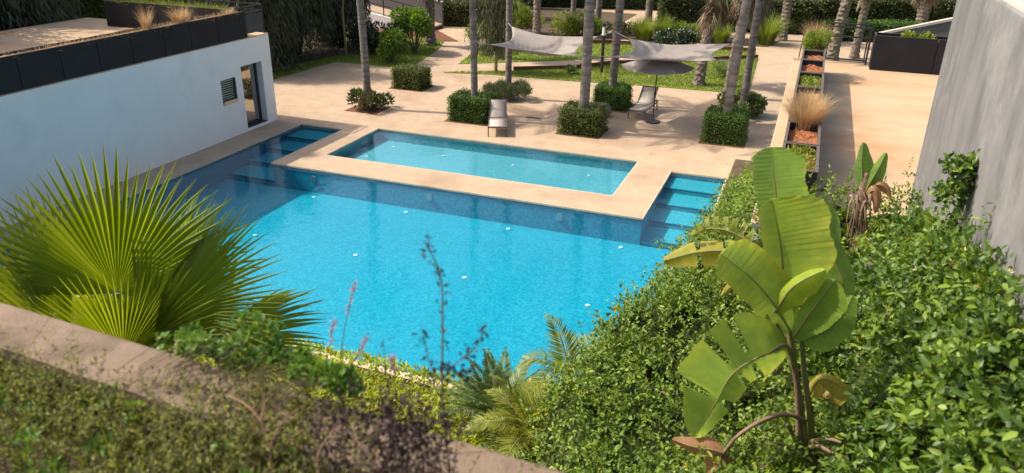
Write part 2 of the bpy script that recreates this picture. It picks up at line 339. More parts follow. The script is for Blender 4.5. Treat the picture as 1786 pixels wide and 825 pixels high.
# pool edge lip: the paving is 5 cm thick and oversails the tile by 3 cm
lip = MB()
def lipx(x0, x1, y, s): lip.box(x0, x1, min(y, y+s*.03), max(y, y+s*.03), -.055, -.003)
def lipy(x, y0, y1, s): lip.box(min(x, x+s*.03), max(x, x+s*.03), y0, y1, -.055, -.003)
lipx(PX0, PX1, PY0, 1); lipy(PX0, PY0+.03, PY1-.03, 1); lipy(PX1, PY0+.03, PY1-.03, -1)
lipx(PX0, TX0, PY1, -1); lipx(TX1, PX1, PY1, -1); lipy(TX0, TY-.03, PY1-.03, -1); lipy(TX1, TY-.03, PY1-.03, 1); lipx(TX0, TX1, TY, -1)
lipx(SX0, SX1, SY0, 1); lipx(SX0, SX1, SY1, -1); lipy(SX0, SY0+.03, SY1-.03, 1); lipy(SX1, SY0+.03, SY1-.03, -1)
lip.build('pool_edge', 'coping', kind='structure')
ZB, ZS = -.78, -.42
b = MB()
def quad(m, a, b_, c, d): m.add([a, b_, c, d], [(0, 1, 2, 3)])
quad(b, (PX0, PY0, ZB), (PX1, PY0, ZB), (PX1, TY, ZB), (PX0, TY, ZB))
quad(b, (PX0, PY0, ZB), (PX0, PY0, 0), (PX1, PY0, 0), (PX1, PY0, ZB))
quad(b, (PX0, PY0, ZB), (PX0, PY1, ZB), (PX0, PY1, -.05), (PX0, PY0, -.05))
quad(b, (PX1, PY0, ZB), (PX1, PY0, -.05), (PX1, PY1, -.05), (PX1, PY1, ZB))
quad(b, (TX0, TY, ZB), (TX1, TY, ZB), (TX1, TY, -.05), (TX0, TY, -.05))
quad(b, (TX0, TY, ZB), (TX0, TY, -.05), (TX0, PY1, -.05), (TX0, PY1, ZB))
quad(b, (TX1, TY, ZB), (TX1, PY1, ZB), (TX1, PY1, -.05), (TX1, TY, -.05))
quad(b, (PX0, PY1, ZB), (TX0, PY1, ZB), (TX0, PY1, -.05), (PX0, PY1, -.05))
quad(b, (TX1, PY1, ZB), (PX1, PY1, ZB), (PX1, PY1, -.05), (TX1, PY1, -.05))
basin = b.build('pool_basin', 'tile', kind='structure')
for xa, xb in ((PX0+.002, TX0-.002), (TX1+.002, PX1-.002)):
    yy = PY1-.002
    for k, z in enumerate((-.2, -.34, -.48, -.62)):
        y2 = yy-1.0
        st = box_o('step', (xa, xb, y2, yy, ZB-.02, z), 'tilestep', basin); st['kind'] = 'structure'; box_o('riser_shade', (xa+.002, xb-.002, y2-.004, y2+.03, z-.05, z+.003), 'tileshade', st)  # dark strip on each step edge paints in the riser shade
        yy = y2-.006
b = MB()
quad(b, (SX0, SY0, ZS), (SX1, SY0, ZS), (SX1, SY1, ZS), (SX0, SY1, ZS))
quad(b, (SX0, SY0, ZS), (SX0, SY0, -.05), (SX1, SY0, -.05), (SX1, SY0, ZS)); quad(b, (SX0, SY1, ZS), (SX1, SY1, ZS), (SX1, SY1, -.05), (SX0, SY1, -.05))
quad(b, (SX0, SY0, ZS), (SX0, SY1, ZS), (SX0, SY1, -.05), (SX0, SY0, -.05)); quad(b, (SX1, SY0, ZS), (SX1, SY0, -.05), (SX1, SY1, -.05), (SX1, SY1, ZS))
basin2 = b.build('paddling_pool_basin', 'tile2', kind='structure')
V, F = sheet([PX0, TX0, TX1, PX1], [PY0, TY, PY1], -.07, lambda x, y: not in_big(x, y)); mk('pool_water', V, F, 'water', kind='structure')
V, F = sheet([SX0, SX1], [SY0, SY1], -.065, lambda x, y: False); mk('paddling_pool_water', V, F, 'water2', kind='structure')
def disc(name, c, r, mat, parent, axis='z', th=.02, n=16):
    m = MB(); ax = {'z': (0, 0, th), 'y': (0, -th, 0)}[axis]
    m.tube([np.array(c), np.array(c)+np.array(ax)], r, n); return m.build(name, mat, parent)
for x, y in [(-13.2, 19.05), (-10.1, 19.05), (-6.95, 18.9), (-3.8, 18.9), (-9.9, 15.15), (-6.85, 15.05), (-3.75, 14.85), (-13.0, 15.2), (-13, 12), (-9.8, 12)]:
    disc('floor_inlet', (x, min(y, 18.2), ZB+.002), .055, 'inlet', basin)
for x, y in [(-10.9, 22.35), (-8.4, 22.35), (-5.85, 22.35), (-13.2, 21.3), (-12.9, 22.6)]: disc('floor_inlet', (x, y, ZS+.002), .045, 'inlet', basin2)
for x in (-13.4, -9.5, -5.6):
    o = disc('pool_lamp', (x, TY-.001, -.34), .11, 'lampring', basin, 'y', .03); disc('lens', (x, TY-.035, -.34), .095, 'steel', o, 'y', .01)
# near coping of the pool, pale
box_o('pool_coping', (-30, -1.0, 9.78, 9.945, -.1, .012), 'coping', kind='structure')
# garden bed between pool and terrace
def bedz(x, y): return .12+.05*np.sin(x*1.3+y)
gx = np.linspace(-34, -.4, 40); gy = np.linspace(2.5, 9.6, 12); V = [(x, y, bedz(x, y)) for y in gy for x in gx]
F = [(j*40+i, j*40+i+1, (j+1)*40+i+1, (j+1)*40+i) for j in range(11) for i in range(39)]
mk('garden_bed', V, F, 'earth', kind='structure')
box_o('planting_strip', (-1.66, -.4, 9.6, 24.5, -.1, .03), 'earth', kind='structure')
# lawns and their soil edges
LA = [(-44, 22.9), (-22.1, 22.9), (-21.9, 28.3), (-21.6, 32.6), (-17.6, 32.6), (-18.5, 37.6), (-19.3, 40.0), (-44, 41)]
LB = [(-15.92, 34.62), (-13.05, 36.57), (-11.08, 37.97), (-9.5, 39.5), (-2.6, 43.3), (-2.7, 44.1), (-10.5, 43.2), (-16.9, 40.6)]
LC = [(-15.7, 32.5), (-13.7, 33.0), (-9.67, 33.27), (-5.9, 33.74), (-2.14, 33.9), (-2.44, 42.3), (-5.65, 39.9), (-8.93, 37.6), (-10.4, 35.7), (-13.9, 33.5)]
for nme, pts in (('lawn_left', LA), ('lawn_upper', LB), ('lawn_middle', LC)): poly(nme, pts, .03, 'lawn', .05, kind='structure')
kb = MB()
for p, q in zip([(-2.44, 42.34), (-5.65, 39.94), (-8.93, 37.64), (-10.4, 35.74)], [(-5.65, 39.94), (-8.93, 37.64), (-10.4, 35.74), (-12.9, 34.2)]):
    kb.bar((*p, .1), (*q, .1), .06, .24)
kb.build('lawn_edging', 'soil', kind='structure')
kb = MB()
for p, q in zip([(-2.7, 44.14), (-10.5, 43.24)], [(-10.5, 43.24), (-16.9, 40.64)]): kb.bar((*p, .1), (*q, .1), .08, .28)
kb.build('upper_lawn_edging', 'soil', kind='structure')
poly('soil_bed', [(-18.6, 40.4), (-21.6, 43.6), (-44, 43.5), (-44, 41.05), (-19.4, 40.05)], .035, 'soil', .05, kind='structure')
poly('shade_bed', [(-44, 29.5), (-23.6, 28.5), (-22.4, 33.6), (-20.2, 35.6), (-20.4, 39.0), (-44, 39)], .045, 'earth', .05, kind='structure')
poly('rear_bed', [(-11.5, 44.9), (-2.2, 46.2), (-1.7, 48.6), (-11.5, 48.2)], .02, 'earth', .05, kind='structure')
poly('palm_bed', [(-18.5, 42.8), (-11.8, 45.2), (-11.8, 56), (-20, 56)], .02, 'earth', .05, kind='structure')
poly('rear_lawn', [(-.3, 30), (14, 30), (14, 43.6), (-.3, 43.6)], -.02, 'lawn', .05, kind='structure')
poly('rear_path', [(-.45, 43.7), (30, 46), (30, 58), (-.45, 58)], -.03, 'deck', .05, kind='structure')
def blades(n, pts, z, h, wd):
    """upright blades in a polygon"""
    pts = np.array(pts); lo = pts.min(0); hi = pts.max(0); out = []
    while sum(map(len, out)) < n:
        q = lo+(hi-lo)*rng.random((n*3, 2)); x, y = q.T; ins = np.zeros(len(q), bool)
        for i in range(len(pts)):
            (x1, y1), (x2, y2) = pts[i], pts[i-1]
            ins ^= ((y1 > y) != (y2 > y)) & (x < (x2-x1)*(y-y1)/(y2-y1+1e-12)+x1)
        out.append(q[ins])
    q = np.concatenate(out)[:n]; P = np.column_stack([q, np.full(n, z)])
    return leaves(P, rsph(n)*.6+np.array([0, 0, 1.]), rsph(n), h*(.6+.8*rng.random(n)), wd, curl=.3)
LAv = [(-23.5, 27), (-21.9, 27), (-21.9, 28.3), (-21.6, 32.6), (-17.6, 32.6), (-18.5, 37.6), (-19.3, 40.0), (-21, 40)]
MAT['turf'] = fol('turf_blade', G_((.12, .17, .025), (.2, .26, .045), (.30, .33, .075)), .3, .6)
V, F, v = merge([blades(9000, LAv, .03, .09, .035), blades(12000, LB, .03, .09, .035), blades(22000, LC, .03, .08, .03)])
tag(mk('grass', V, F, 'turf', v=v, kind='stuff'), 'short green turf growing on the lawns beyond the pool', 'grass')

# ================================================================== white pool house on the left
bx0, bx1, by0, by1, bz = -26.0, -17.7, 3.0, 22.68, 3.07
house = thing('pool_house', (-21.8, 12.8, 0), 'long low white rendered pool house with a roof terrace at left', 'building')
doorh = (21.05, 22.15, .1, 2.22); winh = (20.0, 20.74, 1.12, 1.95)
m = MB(); yl = sorted({by0, by1, doorh[0], doorh[1], winh[0], winh[1]}); zl = sorted({-.1, bz, doorh[2], doorh[3], winh[2], winh[3]})
for i in range(len(yl)-1):
    for j in range(len(zl)-1):
        yc, zc = (yl[i]+yl[i+1])/2, (zl[j]+zl[j+1])/2
        if any(h[0] < yc < h[1] and h[2] < zc < h[3] for h in (doorh, winh)): continue
        quad(m, (bx1, yl[i], zl[j]), (bx1, yl[i+1], zl[j]), (bx1, yl[i+1], zl[j+1]), (bx1, yl[i], zl[j+1]))
for h, dp in ((doorh, .3), (winh, .12)):
    xa, xb = bx1, bx1-dp
    quad(m, (xa, h[0], h[2]), (xb, h[0], h[2]), (xb, h[0], h[3]), (xa, h[0], h[3])); quad(m, (xa, h[1], h[2]), (xa, h[1], h[3]), (xb, h[1], h[3]), (xb, h[1], h[2]))
    quad(m, (xa, h[0], h[2]), (xa, h[1], h[2]), (xb, h[1], h[2]), (xb, h[0], h[2])); quad(m, (xa, h[0], h[3]), (xb, h[0], h[3]), (xb, h[1], h[3]), (xa, h[1], h[3]))
    quad(m, (xb-.002, h[0], h[2]), (xb-.002, h[1], h[2]), (xb-.002, h[1], h[3]), (xb-.002, h[0], h[3]))
quad(m, (bx1, by1, -.1), (bx0, by1, -.1), (bx0, by1, bz), (bx1, by1, bz)); quad(m, (bx0, by0, -.1), (bx1, by0, -.1), (bx1, by0, bz), (bx0, by0, bz)); quad(m, (bx0, by1, -.1), (bx0, by0, -.1), (bx0, by0, bz), (bx0, by1, bz))
m.build('wall', 'white', house)
box_o('roof', (bx0+.002, bx1-.002, by0+.002, by1-.002, bz-.1, bz+.03), 'slab', house)
d = MB(); x = bx1-.27
for y0, y1, z0, z1 in ((21.052, 21.10, .102, 2.218), (22.06, 22.148, .102, 2.218), (21.10, 22.06, .102, .16), (21.10, 22.06, 2.17, 2.218)): d.box(x-.025, x+.03, y0, y1, z0, z1)
dr = d.build('door', 'frame', house); box_o('pane', (x-.015, x+.0, 21.102, 22.058, .162, 2.168), 'glass', dr); box_o('threshold', (x+.035, bx1-.004, 21.055, 22.145, .1+.002, .115), 'frame', dr)
MB().bar((x+.06, 21.2, .95), (x+.06, 21.2, 1.25), .03).build('handle', 'steel', dr)
d = MB(); x = bx1-.06
for y0, y1, z0, z1 in ((20.002, 20.04, 1.122, 1.948), (20.70, 20.738, 1.122, 1.948), (20.04, 20.70, 1.91, 1.948)): d.box(x-.03, x+.03, y0, y1, z0, z1)
wn_ = d.build('window', 'frame', house)
MAT['louvre'] = pm('olive_louvre', (.10, .095, .05), (.15, .14, .08), 3, .4, 0)
for k in range(9): MB().bar((x, 20.042, 1.27+k*.072), (x, 20.698, 1.27+k*.072), .045, .012, up=(.6, 0, 1)).build('slat', 'louvre', wn_)
box_o('sill', (x-.03, x+.075, 20.04, 20.70, 1.123, 1.235), 'steel', wn_)
# black roof planters
def planter(name, label, x0, x1, y0, y1, z0, z1, soil, joints_axis, joints, group, sd=.1):
    """a trough faced with separate black panels"""
    t = thing(name, ((x0+x1)/2, (y0+y1)/2, z0), label, 'planter', group); g = .008
    if joints_axis == 'y':
        for a, b_ in zip(joints[:-1], joints[1:]):
            for xa, xb in ((x0, x0+.035), (x1-.035, x1)): bevel(box_o('panel', (xa, xb, a+g, b_-g, z0, z1), 'black', t), .006)
        for yy in (y0, y1-.035): box_o('end_panel', (x0+.036, x1-.036, yy, yy+.035, z0, z1), 'black', t)
    else:
        for a, b_ in zip(joints[:-1], joints[1:]):
            for ya, yb in ((y0, y0+.035), (y1-.035, y1)): bevel(box_o('panel', (a+g, b_-g, ya, yb, z0, z1), 'black', t), .006)
        for xx in (x0, x1-.035): box_o('end_panel', (xx, xx+.035, y0+.036, y1-.036, z0, z1), 'black', t)
    rm = MB(); rm.box(x0-.004, x0+.045, y0-.004, y1+.004, z1+.001, z1+.02); rm.box(x1-.045, x1+.004, y0-.004, y1+.004, z1+.001, z1+.02); rm.box(x0+.046, x1-.046, y0-.004, y0+.045, z1+.001, z1+.02); rm.box(x0+.046, x1-.046, y1-.045, y1+.004, z1+.001, z1+.02)
    rm.build('rim', 'frame', t); nx, ny = 6, 24
    V = [(x0+.037+(x1-x0-.074)*i/nx, y0+.037+(y1-y0-.074)*j/ny, z1-sd+.03*random.random()) for j in range(ny+1) for i in range(nx+1)]
    mk('soil', V, [(j*(nx+1)+i, j*(nx+1)+i+1, (j+1)*(nx+1)+i+1, (j+1)*(nx+1)+i) for j in range(ny) for i in range(nx)], soil, t)
    return t
MAT['drysoil'] = pm('dry_litter', (.22, .13, .07), (.42, .29, .17), 14, .95, 1, 50)
jj = [7.2, 8.4, 9.6, 10.8, 12.0, 13.21, 14.41, 15.57, 16.71, 17.93, 19.01, 20.23, 21.56]
planter('roof_planter', 'long black panelled planter along the front edge of the white pool house roof', -18.2, -17.712, 7.2, 21.56, bz+.035, 3.93, 'drysoil', 'y', jj, 'black roof planters', .05)
planter('roof_planter', 'black panelled planter across the far end of the pool house roof', -23.7, -18.45, 21.45, 21.95, bz+.035, 3.97, 'drysoil', 'x', [-23.7, -22.5, -21.3, -20.1, -18.45], 'black roof planters', .05)
rl = thing('roof_railing', (-17.75, 22.1, bz), 'black metal railing at the far corner of the pool house roof', 'railing')
for y in (21.66, 22.58): box_o('post', (-17.80, -17.76, y-.02, y+.02, bz+.035, 4.05), 'frame', rl)
for x in (-18.6, -20, -21.4, -22.8): box_o('post', (x-.02, x+.02, 22.56, 22.6, bz+.035, 4.05), 'frame', rl)
for z in (4.05, 3.85): MB().bar((-17.78, 21.6, z+.02), (-17.78, 22.58, z+.02), .04).build('rail', 'frame', rl); MB().bar((-17.8, 22.58, z+.02), (-24, 22.58, z+.02), .04).build('rail', 'frame', rl)
MAT['mesh'] = pm('grey_mesh', (.05, .05, .055), (.07, .07, .075), 3, .6, 0)
box_o('infill_panel', (-17.785, -17.775, 21.70, 22.55, 3.2, 3.8), 'mesh', rl)

# ================================================================== right-hand building with a roof terrace
rz = 3.1
rb = thing('terrace_building', (2.8, 18.5, 0), 'low building at right whose roof is a tan paved terrace', 'building')
box_o('wall', (-.40, 7, 11.5, 25.7, -.15, rz-.06), 'white', rb)
box_o('roof_bed', (-.43, 7.0, 11.45, 25.75, rz-.058, rz-.004), 'joint', rb)
ysl = [11.45, 12.7, 13.9, 15.1, 16.3, 17.5, 18.7, 19.9, 21.1, 22.3, 23.5, 24.7, 25.75]; xsl = [-.43, 7.0]
for a, b_ in zip(ysl[:-1], ysl[1:]):
    for c, d_ in zip(xsl[:-1], xsl[1:]): bevel(box_o('paving_slab', (c+.008, d_-.008, a+.014, b_-.014, rz-.05, rz+.002*random.random()), 'slab', rb), .004, 1)
def trough(label, y0, y1, soil):
    t = thing('planter_box', (.115, (y0+y1)/2, rz), label, 'planter', 'planter boxes along the roof edge'); x0, x1, z1 = -.16, .39, 3.95
    for xa in (x0, x1-.03): bevel(box_o('panel', (xa, xa+.03, y0, y1, rz+.01, z1), 'black', t), .005)
    for ya in (y0, y1-.03): bevel(box_o('end_panel', (x0+.031, x1-.031, ya, ya+.03, rz+.01, z1-.004), 'black', t), .005)
    rm = MB(); rm.box(x0-.006, x0+.04, y0, y1, z1+.001, z1+.018); rm.box(x1-.04, x1+.006, y0, y1, z1+.001, z1+.018); rm.box(x0+.041, x1-.041, y0, y0+.04, z1+.001, z1+.018); rm.box(x0+.041, x1-.041, y1-.04, y1, z1+.001, z1+.018)
    rm.build('rim', 'alu', t); nx, ny = 8, 16
    V = [(x0+.032+(x1-x0-.064)*i/nx, y0+.032+(y1-y0-.064)*j/ny, z1-.14+.05*random.random()) for j in range(ny+1) for i in range(nx+1)]
    mk('soil', V, [(j*(nx+1)+i, j*(nx+1)+i+1, (j+1)*(nx+1)+i+1, (j+1)*(nx+1)+i) for j in range(ny) for i in range(nx)], soil, t); return t
for lab, a, b_ in (('roof edge planter box holding a bushy green shrub, farthest in the row', 22.16, 23.7),
                   ('roof edge planter box of bare red mulch, just before the shrub box', 20.74, 22.12),
                   ('second bare red mulch planter box on the roof edge, beside the low green sedum box', 19.1, 20.7),
                   ('roof edge planter box filled with low green sedum', 17.5, 19.06),
                   ('roof edge planter box of mulch under a small dry grass tuft', 15.95, 17.46),
                   ('roof edge planter box under the biggest straw coloured grass', 14.45, 15.91),
                   ('roof edge planter box of litter in front of the biggest straw grass', 13.04, 14.41),
                   ('nearest roof edge planter box, overgrown with yellowish weeds', 11.6, 13.0)): trough(lab, a, b_, 'mulch')
planter('roof_planter', 'black panelled planter box across the far end of the tan roof terrace', 1.70, 5.8, 24.75, 25.4, rz+.012, 4.06, 'mulch', 'x', [1.70, 3.33, 4.6, 5.8], 'black roof planters')
rl = thing('terrace_railing', (1.1, 25.5, rz), 'black metal railing between the planters at the far end of the tan terrace', 'railing')
for x in (.42, 1.62): box_o('post', (x-.025, x+.025, 25.45, 25.5, rz+.01, 4.14), 'frame', rl)
for z in (4.14, 3.86, 3.2): MB().bar((.42, 25.475, z+.02), (1.62, 25.475, z+.02), .045).build('rail', 'frame', rl)
box_o('return_rail', (.44, 1.6, 26.2, 26.24, 4.14, 4.18), 'frame', rl)
for x in (.5, 1.6): box_o('return_post', (x-.02, x+.02, 26.2, 26.24, 2.9, 4.139), 'frame', rl)
box_o('ledge', (.3, 1.75, 25.76, 26.3, 2.85, 2.95), 'white', rl)
gb = thing('grey_block', (4.4, 7.7, 0), 'tall grey rendered wall block rising at the right edge', 'building')
bevel(box_o('wall', (1.77, 8, 2.9, 12.44, -.15, 6.66), 'grey', gb), .02)
box_o('roof', (1.80, 8, 2.93, 12.41, 6.662, 6.69), 'greytop', gb)

# ================================================================== camera-side terrace wall
tw = thing('terrace_wall', (-3, 2.3, 0), 'weathered tan terrace wall with a flat coping in the foreground', 'wall')
V = [(x, y+.03-.05*(x+3.97), z) for z in (-.12, 5.38) for x, y in ((-12, 2.22), (3, 2.22), (3, 2.46), (-12, 2.46))]; mk('facade', V, [(3, 2, 1, 0), (4, 5, 6, 7), (0, 1, 5, 4), (1, 2, 6, 5), (2, 3, 7, 6), (3, 0, 4, 7)], 'wallstone', tw)
m = MB(); n = 60
V = []; 
for i in range(n+1):
    x = -12+15*i/n
    for y, z in ((2.185, 5.385), (2.185, 5.49), (2.205, 5.5), (2.485, 5.5), (2.505, 5.49), (2.505, 5.385)): V.append((x, y+.03-.05*(x+3.97)+.004*math.sin(i*1.7)*random.random(), z+.004*random.random()))
F = [(i*6+k, (i+1)*6+k, (i+1)*6+(k+1) % 6, i*6+(k+1) % 6) for i in range(n) for k in range(6)]
mk('coping', V, F, 'wallstone', tw)
gx = np.linspace(-12, 3, 80); gy = np.linspace(-.5, 2.18, 20); V = [(x, y-(.05*(x+3.97)-.03)*(y > 2.1), 5.33+.04*random.random()) for y in gy for x in gx]
mk('planting_soil', V, [(j*80+i, j*80+i+1, (j+1)*80+i+1, (j+1)*80+i) for j in range(19) for i in range(79)], 'earth', kind='structure')

# ================================================================== palms on the deck
def trunk_mb(h, r0, r1, lean=(0, 0), rough=False, seg=None, bulge=1.35):
    seg = seg or int(h/.11); pts = []; rad = []
    for i in range(seg+1):
        t = i/seg; z = h*t-.1*(i == 0)
        pts.append((lean[0]*t*t+lean[0]*.3*t, lean[1]*t*t+lean[1]*.3*t, z)); r = r0+(r1-r0)*t
        if t*h < .7: r *= 1+(bulge-1)*(1-t*h/.7)**2
        r *= (1.03 if i % 2 else .985) if not rough else (1.07 if i % 2 else .93)
        rad.append(r)
    m = MB().tube(pts, rad, 14)
    if rough:
        for i in range(len(m.V)):
            c = np.array(pts[i//14]); k = 1+.22*(random.random()-.5); p = c+(np.array(m.V[i])-c)*k; m.V[i] = (p[0], p[1], p[2]+.07*(random.random()-.5))
    return m
CROWN = None
def crown_mesh(n=15, L=2.9):
    parts = []; rib = MB()
    for k in range(n):
        a = k*2.399; el = R(70-85*(k/n)); d = (math.cos(a)*math.cos(el), math.sin(a)*math.cos(el), math.sin(el))
        lv, pts = frond((0, 0, 0), d, L*(.85+.3*random.random()), 26, .62, .07, 1.5, .1); parts.append(lv)
        rib.tube(pts[::3], list(np.linspace(.035, .008, len(pts[::3]))), 5)
    V, F, v = merge(parts); F = F.tolist(); b = len(V)
    V = np.concatenate([V, np.array(rib.V)]); F += [tuple(i+b for i in f) for f in rib.F]; v = np.concatenate([v, np.full(len(rib.V), .6)])
    return V, F, v
CV, CF_, Cv = crown_mesh()
crown_me = None
def palm(x, y, h, r0, r1, lean, label, group='tall palms around the pool deck', z0=0., rot=0.):
    global crown_me
    t = thing('palm_tree', (x, y, z0), label, 'palm tree', group)
    trunk_mb(h, r0, r1, lean).build('trunk', 'trunk', t, smooth=True, local=True)
    if crown_me is None: c = mk('crown', CV, CF_, 'palmleaf', t, v=Cv, local=True); crown_me = c.data
    else: c = bpy.data.objects.new('crown', crown_me); COL.objects.link(c); c.parent = t; ORI[c.name] = ORI[t.name]
    c.location = (lean[0]*1.3, lean[1]*1.3, h-.05); c.rotation_euler = (0, 0, rot); return t
for i, (x, y, h, r0, r1, ln, lab) in enumerate([
    (-15.52, 25.4, 8.2, .145, .125, (-.25, .1), 'slim palm rising from a bed of reddish croton near the white pool house'),
    (-11.15, 25.6, 8.8, .125, .11, (-.15, .0), 'slim palm rising out of the clipped hedge left of the front sun lounger'),
    (-7.02, 25.65, 8.6, .18, .155, (.0, .1), 'thick grey palm rising out of the mottled hedge between the two sun loungers'),
    (-11.2, 29.15, 8.4, .13, .11, (.0, .0), 'palm standing in the grey green lavender bush behind the left shade sail'),
    (-6.98, 29.5, 9.0, .165, .145, (.25, .1), 'palm standing in the dark clipped hedge beside the umbrella'),
    (-2.3, 26.65, 8.4, .16, .14, (.42, .0), 'leaning palm rising from the square clipped hedge nearest the planter boxes'),
    (-2.02, 29.9, 8.9, .14, .12, (.2, .1), 'slimmer palm behind the leaning one, in a rounded leafy bush')]):
    palm(x, y, h, r0, r1, ln, lab, rot=i*1.1)
# thatched / fan palms further back
def fan_leaf(hub, axis, nrm, rad, spread, n=46, split=.52, pleat=.02, droop=.12, tipdrop=.15, rich=True):
    """palmate leaf: n pleated segments fused to split, then free tips"""
    hub = np.asarray(hub, float); a = np.asarray(axis, float); a /= np.linalg.norm(a); nn = np.asarray(nrm, float); nn -= a*(nn@a); nn /= np.linalg.norm(nn); s = np.cross(a, nn)
    V = []; F = []; v = []
    st = np.array([.03, .3, split, .72, .88, 1.0])
    for k in range(n):
        th = -spread+2*spread*(k+.5)/n; hw = spread/n
        rr = rad*(.80+.2*math.cos(th*.75))*(.93+.14*rng.random())
        tv = .25+.5*rng.random(); b = len(V); dr = tipdrop*(.4+1.2*rng.random())
        for q, r in enumerate(st):
            wf = 1.0 if r <= split else max(.04, 1-((r-split)/(1-split))**1.4*.97)
            wa = hw*(split/r if r > split else 1)*wf
            for o_, pl in ((-1, -1), (0, 1), (1, -1)):
                t_ = th+o_*wa
                p = hub+rr*r*(math.cos(t_)*a+math.sin(t_)*s)+nn*(pl*pleat*min(r*1.6, 1)*rr*wf)-nn*droop*rr*r*r*(.3+abs(th)/spread*.6)-np.array([0, 0, 1])*dr*rr*max(0, r-split)**1.5
                V.append(p); v.append(tv+(.35 if r > .95 else 0))
        for q in range(len(st)-1):
            i = b+q*3; F += [(i, i+1, i+4), (i, i+4, i+3), (i+1, i+2, i+5), (i+1, i+5, i+4)]
    return np.array(V), np.array(F), np.array(v)
def fan_crown(h, n, rad, skirt, green='palmleaf'):
    parts = []; dead = []
    for k in range(n):
        a = k*2.399; el = R(75-100*k/n); d = np.array([math.cos(a)*math.cos(el), math.sin(a)*math.cos(el), math.sin(el)])
        hub = np.array([0, 0, h])+d*rad*.9; parts.append(fan_leaf(hub, d, np.array([0, 0, 1.])+d*.2, rad, 1.7, 26, .5, .03, .2, .5))
    for k in range(skirt):
        a = k*2.399+.5; d = np.array([math.cos(a)*.35, math.sin(a)*.35, -1]); hub = np.array([math.cos(a)*.25, math.sin(a)*.25, h-.1-.9*random.random()])
        dead.append(fan_leaf(hub, d, np.array([math.cos(a), math.sin(a), .3]), rad*1.15, 1.0, 16, .35, .04, .2, .3))
    return parts, dead
def fanpalm(x, y, h, r, label, nfr=12, rad=.8, skirt=0, rough=True, lean=(0, 0), group='fan palms in the far garden', z0=0.):
    t = thing('fan_palm', (x, y, z0), label, 'palm tree', group)
    trunk_mb(h, r, r*.9, lean, rough, seg=int(h/.11)).build('trunk', 'trunkrough', t, local=True)
    p, dd = fan_crown(h, nfr, rad, skirt); off = np.array([lean[0]*1.3, lean[1]*1.3, 0])
    V, F, v = merge(p); mk('crown', V+off, F, 'palmleaf', t, v=v, local=True)
    if dd: V, F, v = merge(dd); mk('dead_skirt', V+off, F, 'deadfrond', t, v=v, local=True)
    return t
fanpalm(-4.34, 34.75, 4.1, .23, 'stout fan palm with swollen base standing on the middle lawn', 12, .9, 8, lean=(.25, .2))
fanpalm(-19.4, 38.6, 4.3, .26, 'fan palm with a brown skirt of dead fronds beside the diagonal path', 12, 1.0, 20)
fanpalm(1.15, 43.6, 5.2, .27, 'thick scaly trunked palm right behind the terrace railing', 12, .9, 4, lean=(.4, 0))
fanpalm(2.25, 44.9, 4.2, .21, 'thinner scaly trunked palm behind the terrace railing, right of the thick one', 12, .9, 2, lean=(.15, 0))
fanpalm(5.9, 52.5, 3.9, .33, 'short palm with a brown shaggy trunk in front of the far hedge at right', 12, 1.0, 14)
fanpalm(-15.1, 43.8, 5.0, .22, 'reddish brown palm trunk in the planted bed behind the left shade sail', 12, 1.0, 12)
palm(-14.1, 47.8, 8, .16, .14, (0, 0), 'straight grey palm trunk in front of the dark back hedge', 'far palms in the rear garden')
palm(-12.1, 46.3, 8.5, .19, .16, (.1, 0), 'darker palm trunk in the rear bed behind the lamp post', 'far palms in the rear garden')
palm(-10.0, 51.0, 8, .24, .2, (.1, 0), 'palm trunk standing right beside the pale grey far building corner', 'far palms in the rear garden')
fanpalm(-2.9, 33.0, 5.0, .19, 'palm with hanging straw coloured dead fronds behind the leaning deck palm', 10, 1.0, 16, lean=(.35, 0))
fanpalm(-1.6, 48.9, 5.2, .25, 'palm whose drooping green fronds hang before the far hedge', 14, 1.2, 6)
fanpalm(-14.6, 36.6, 4.9, .22, 'palm with long drooping fronds hanging over the left shade sail', 14, 1.15, 18)

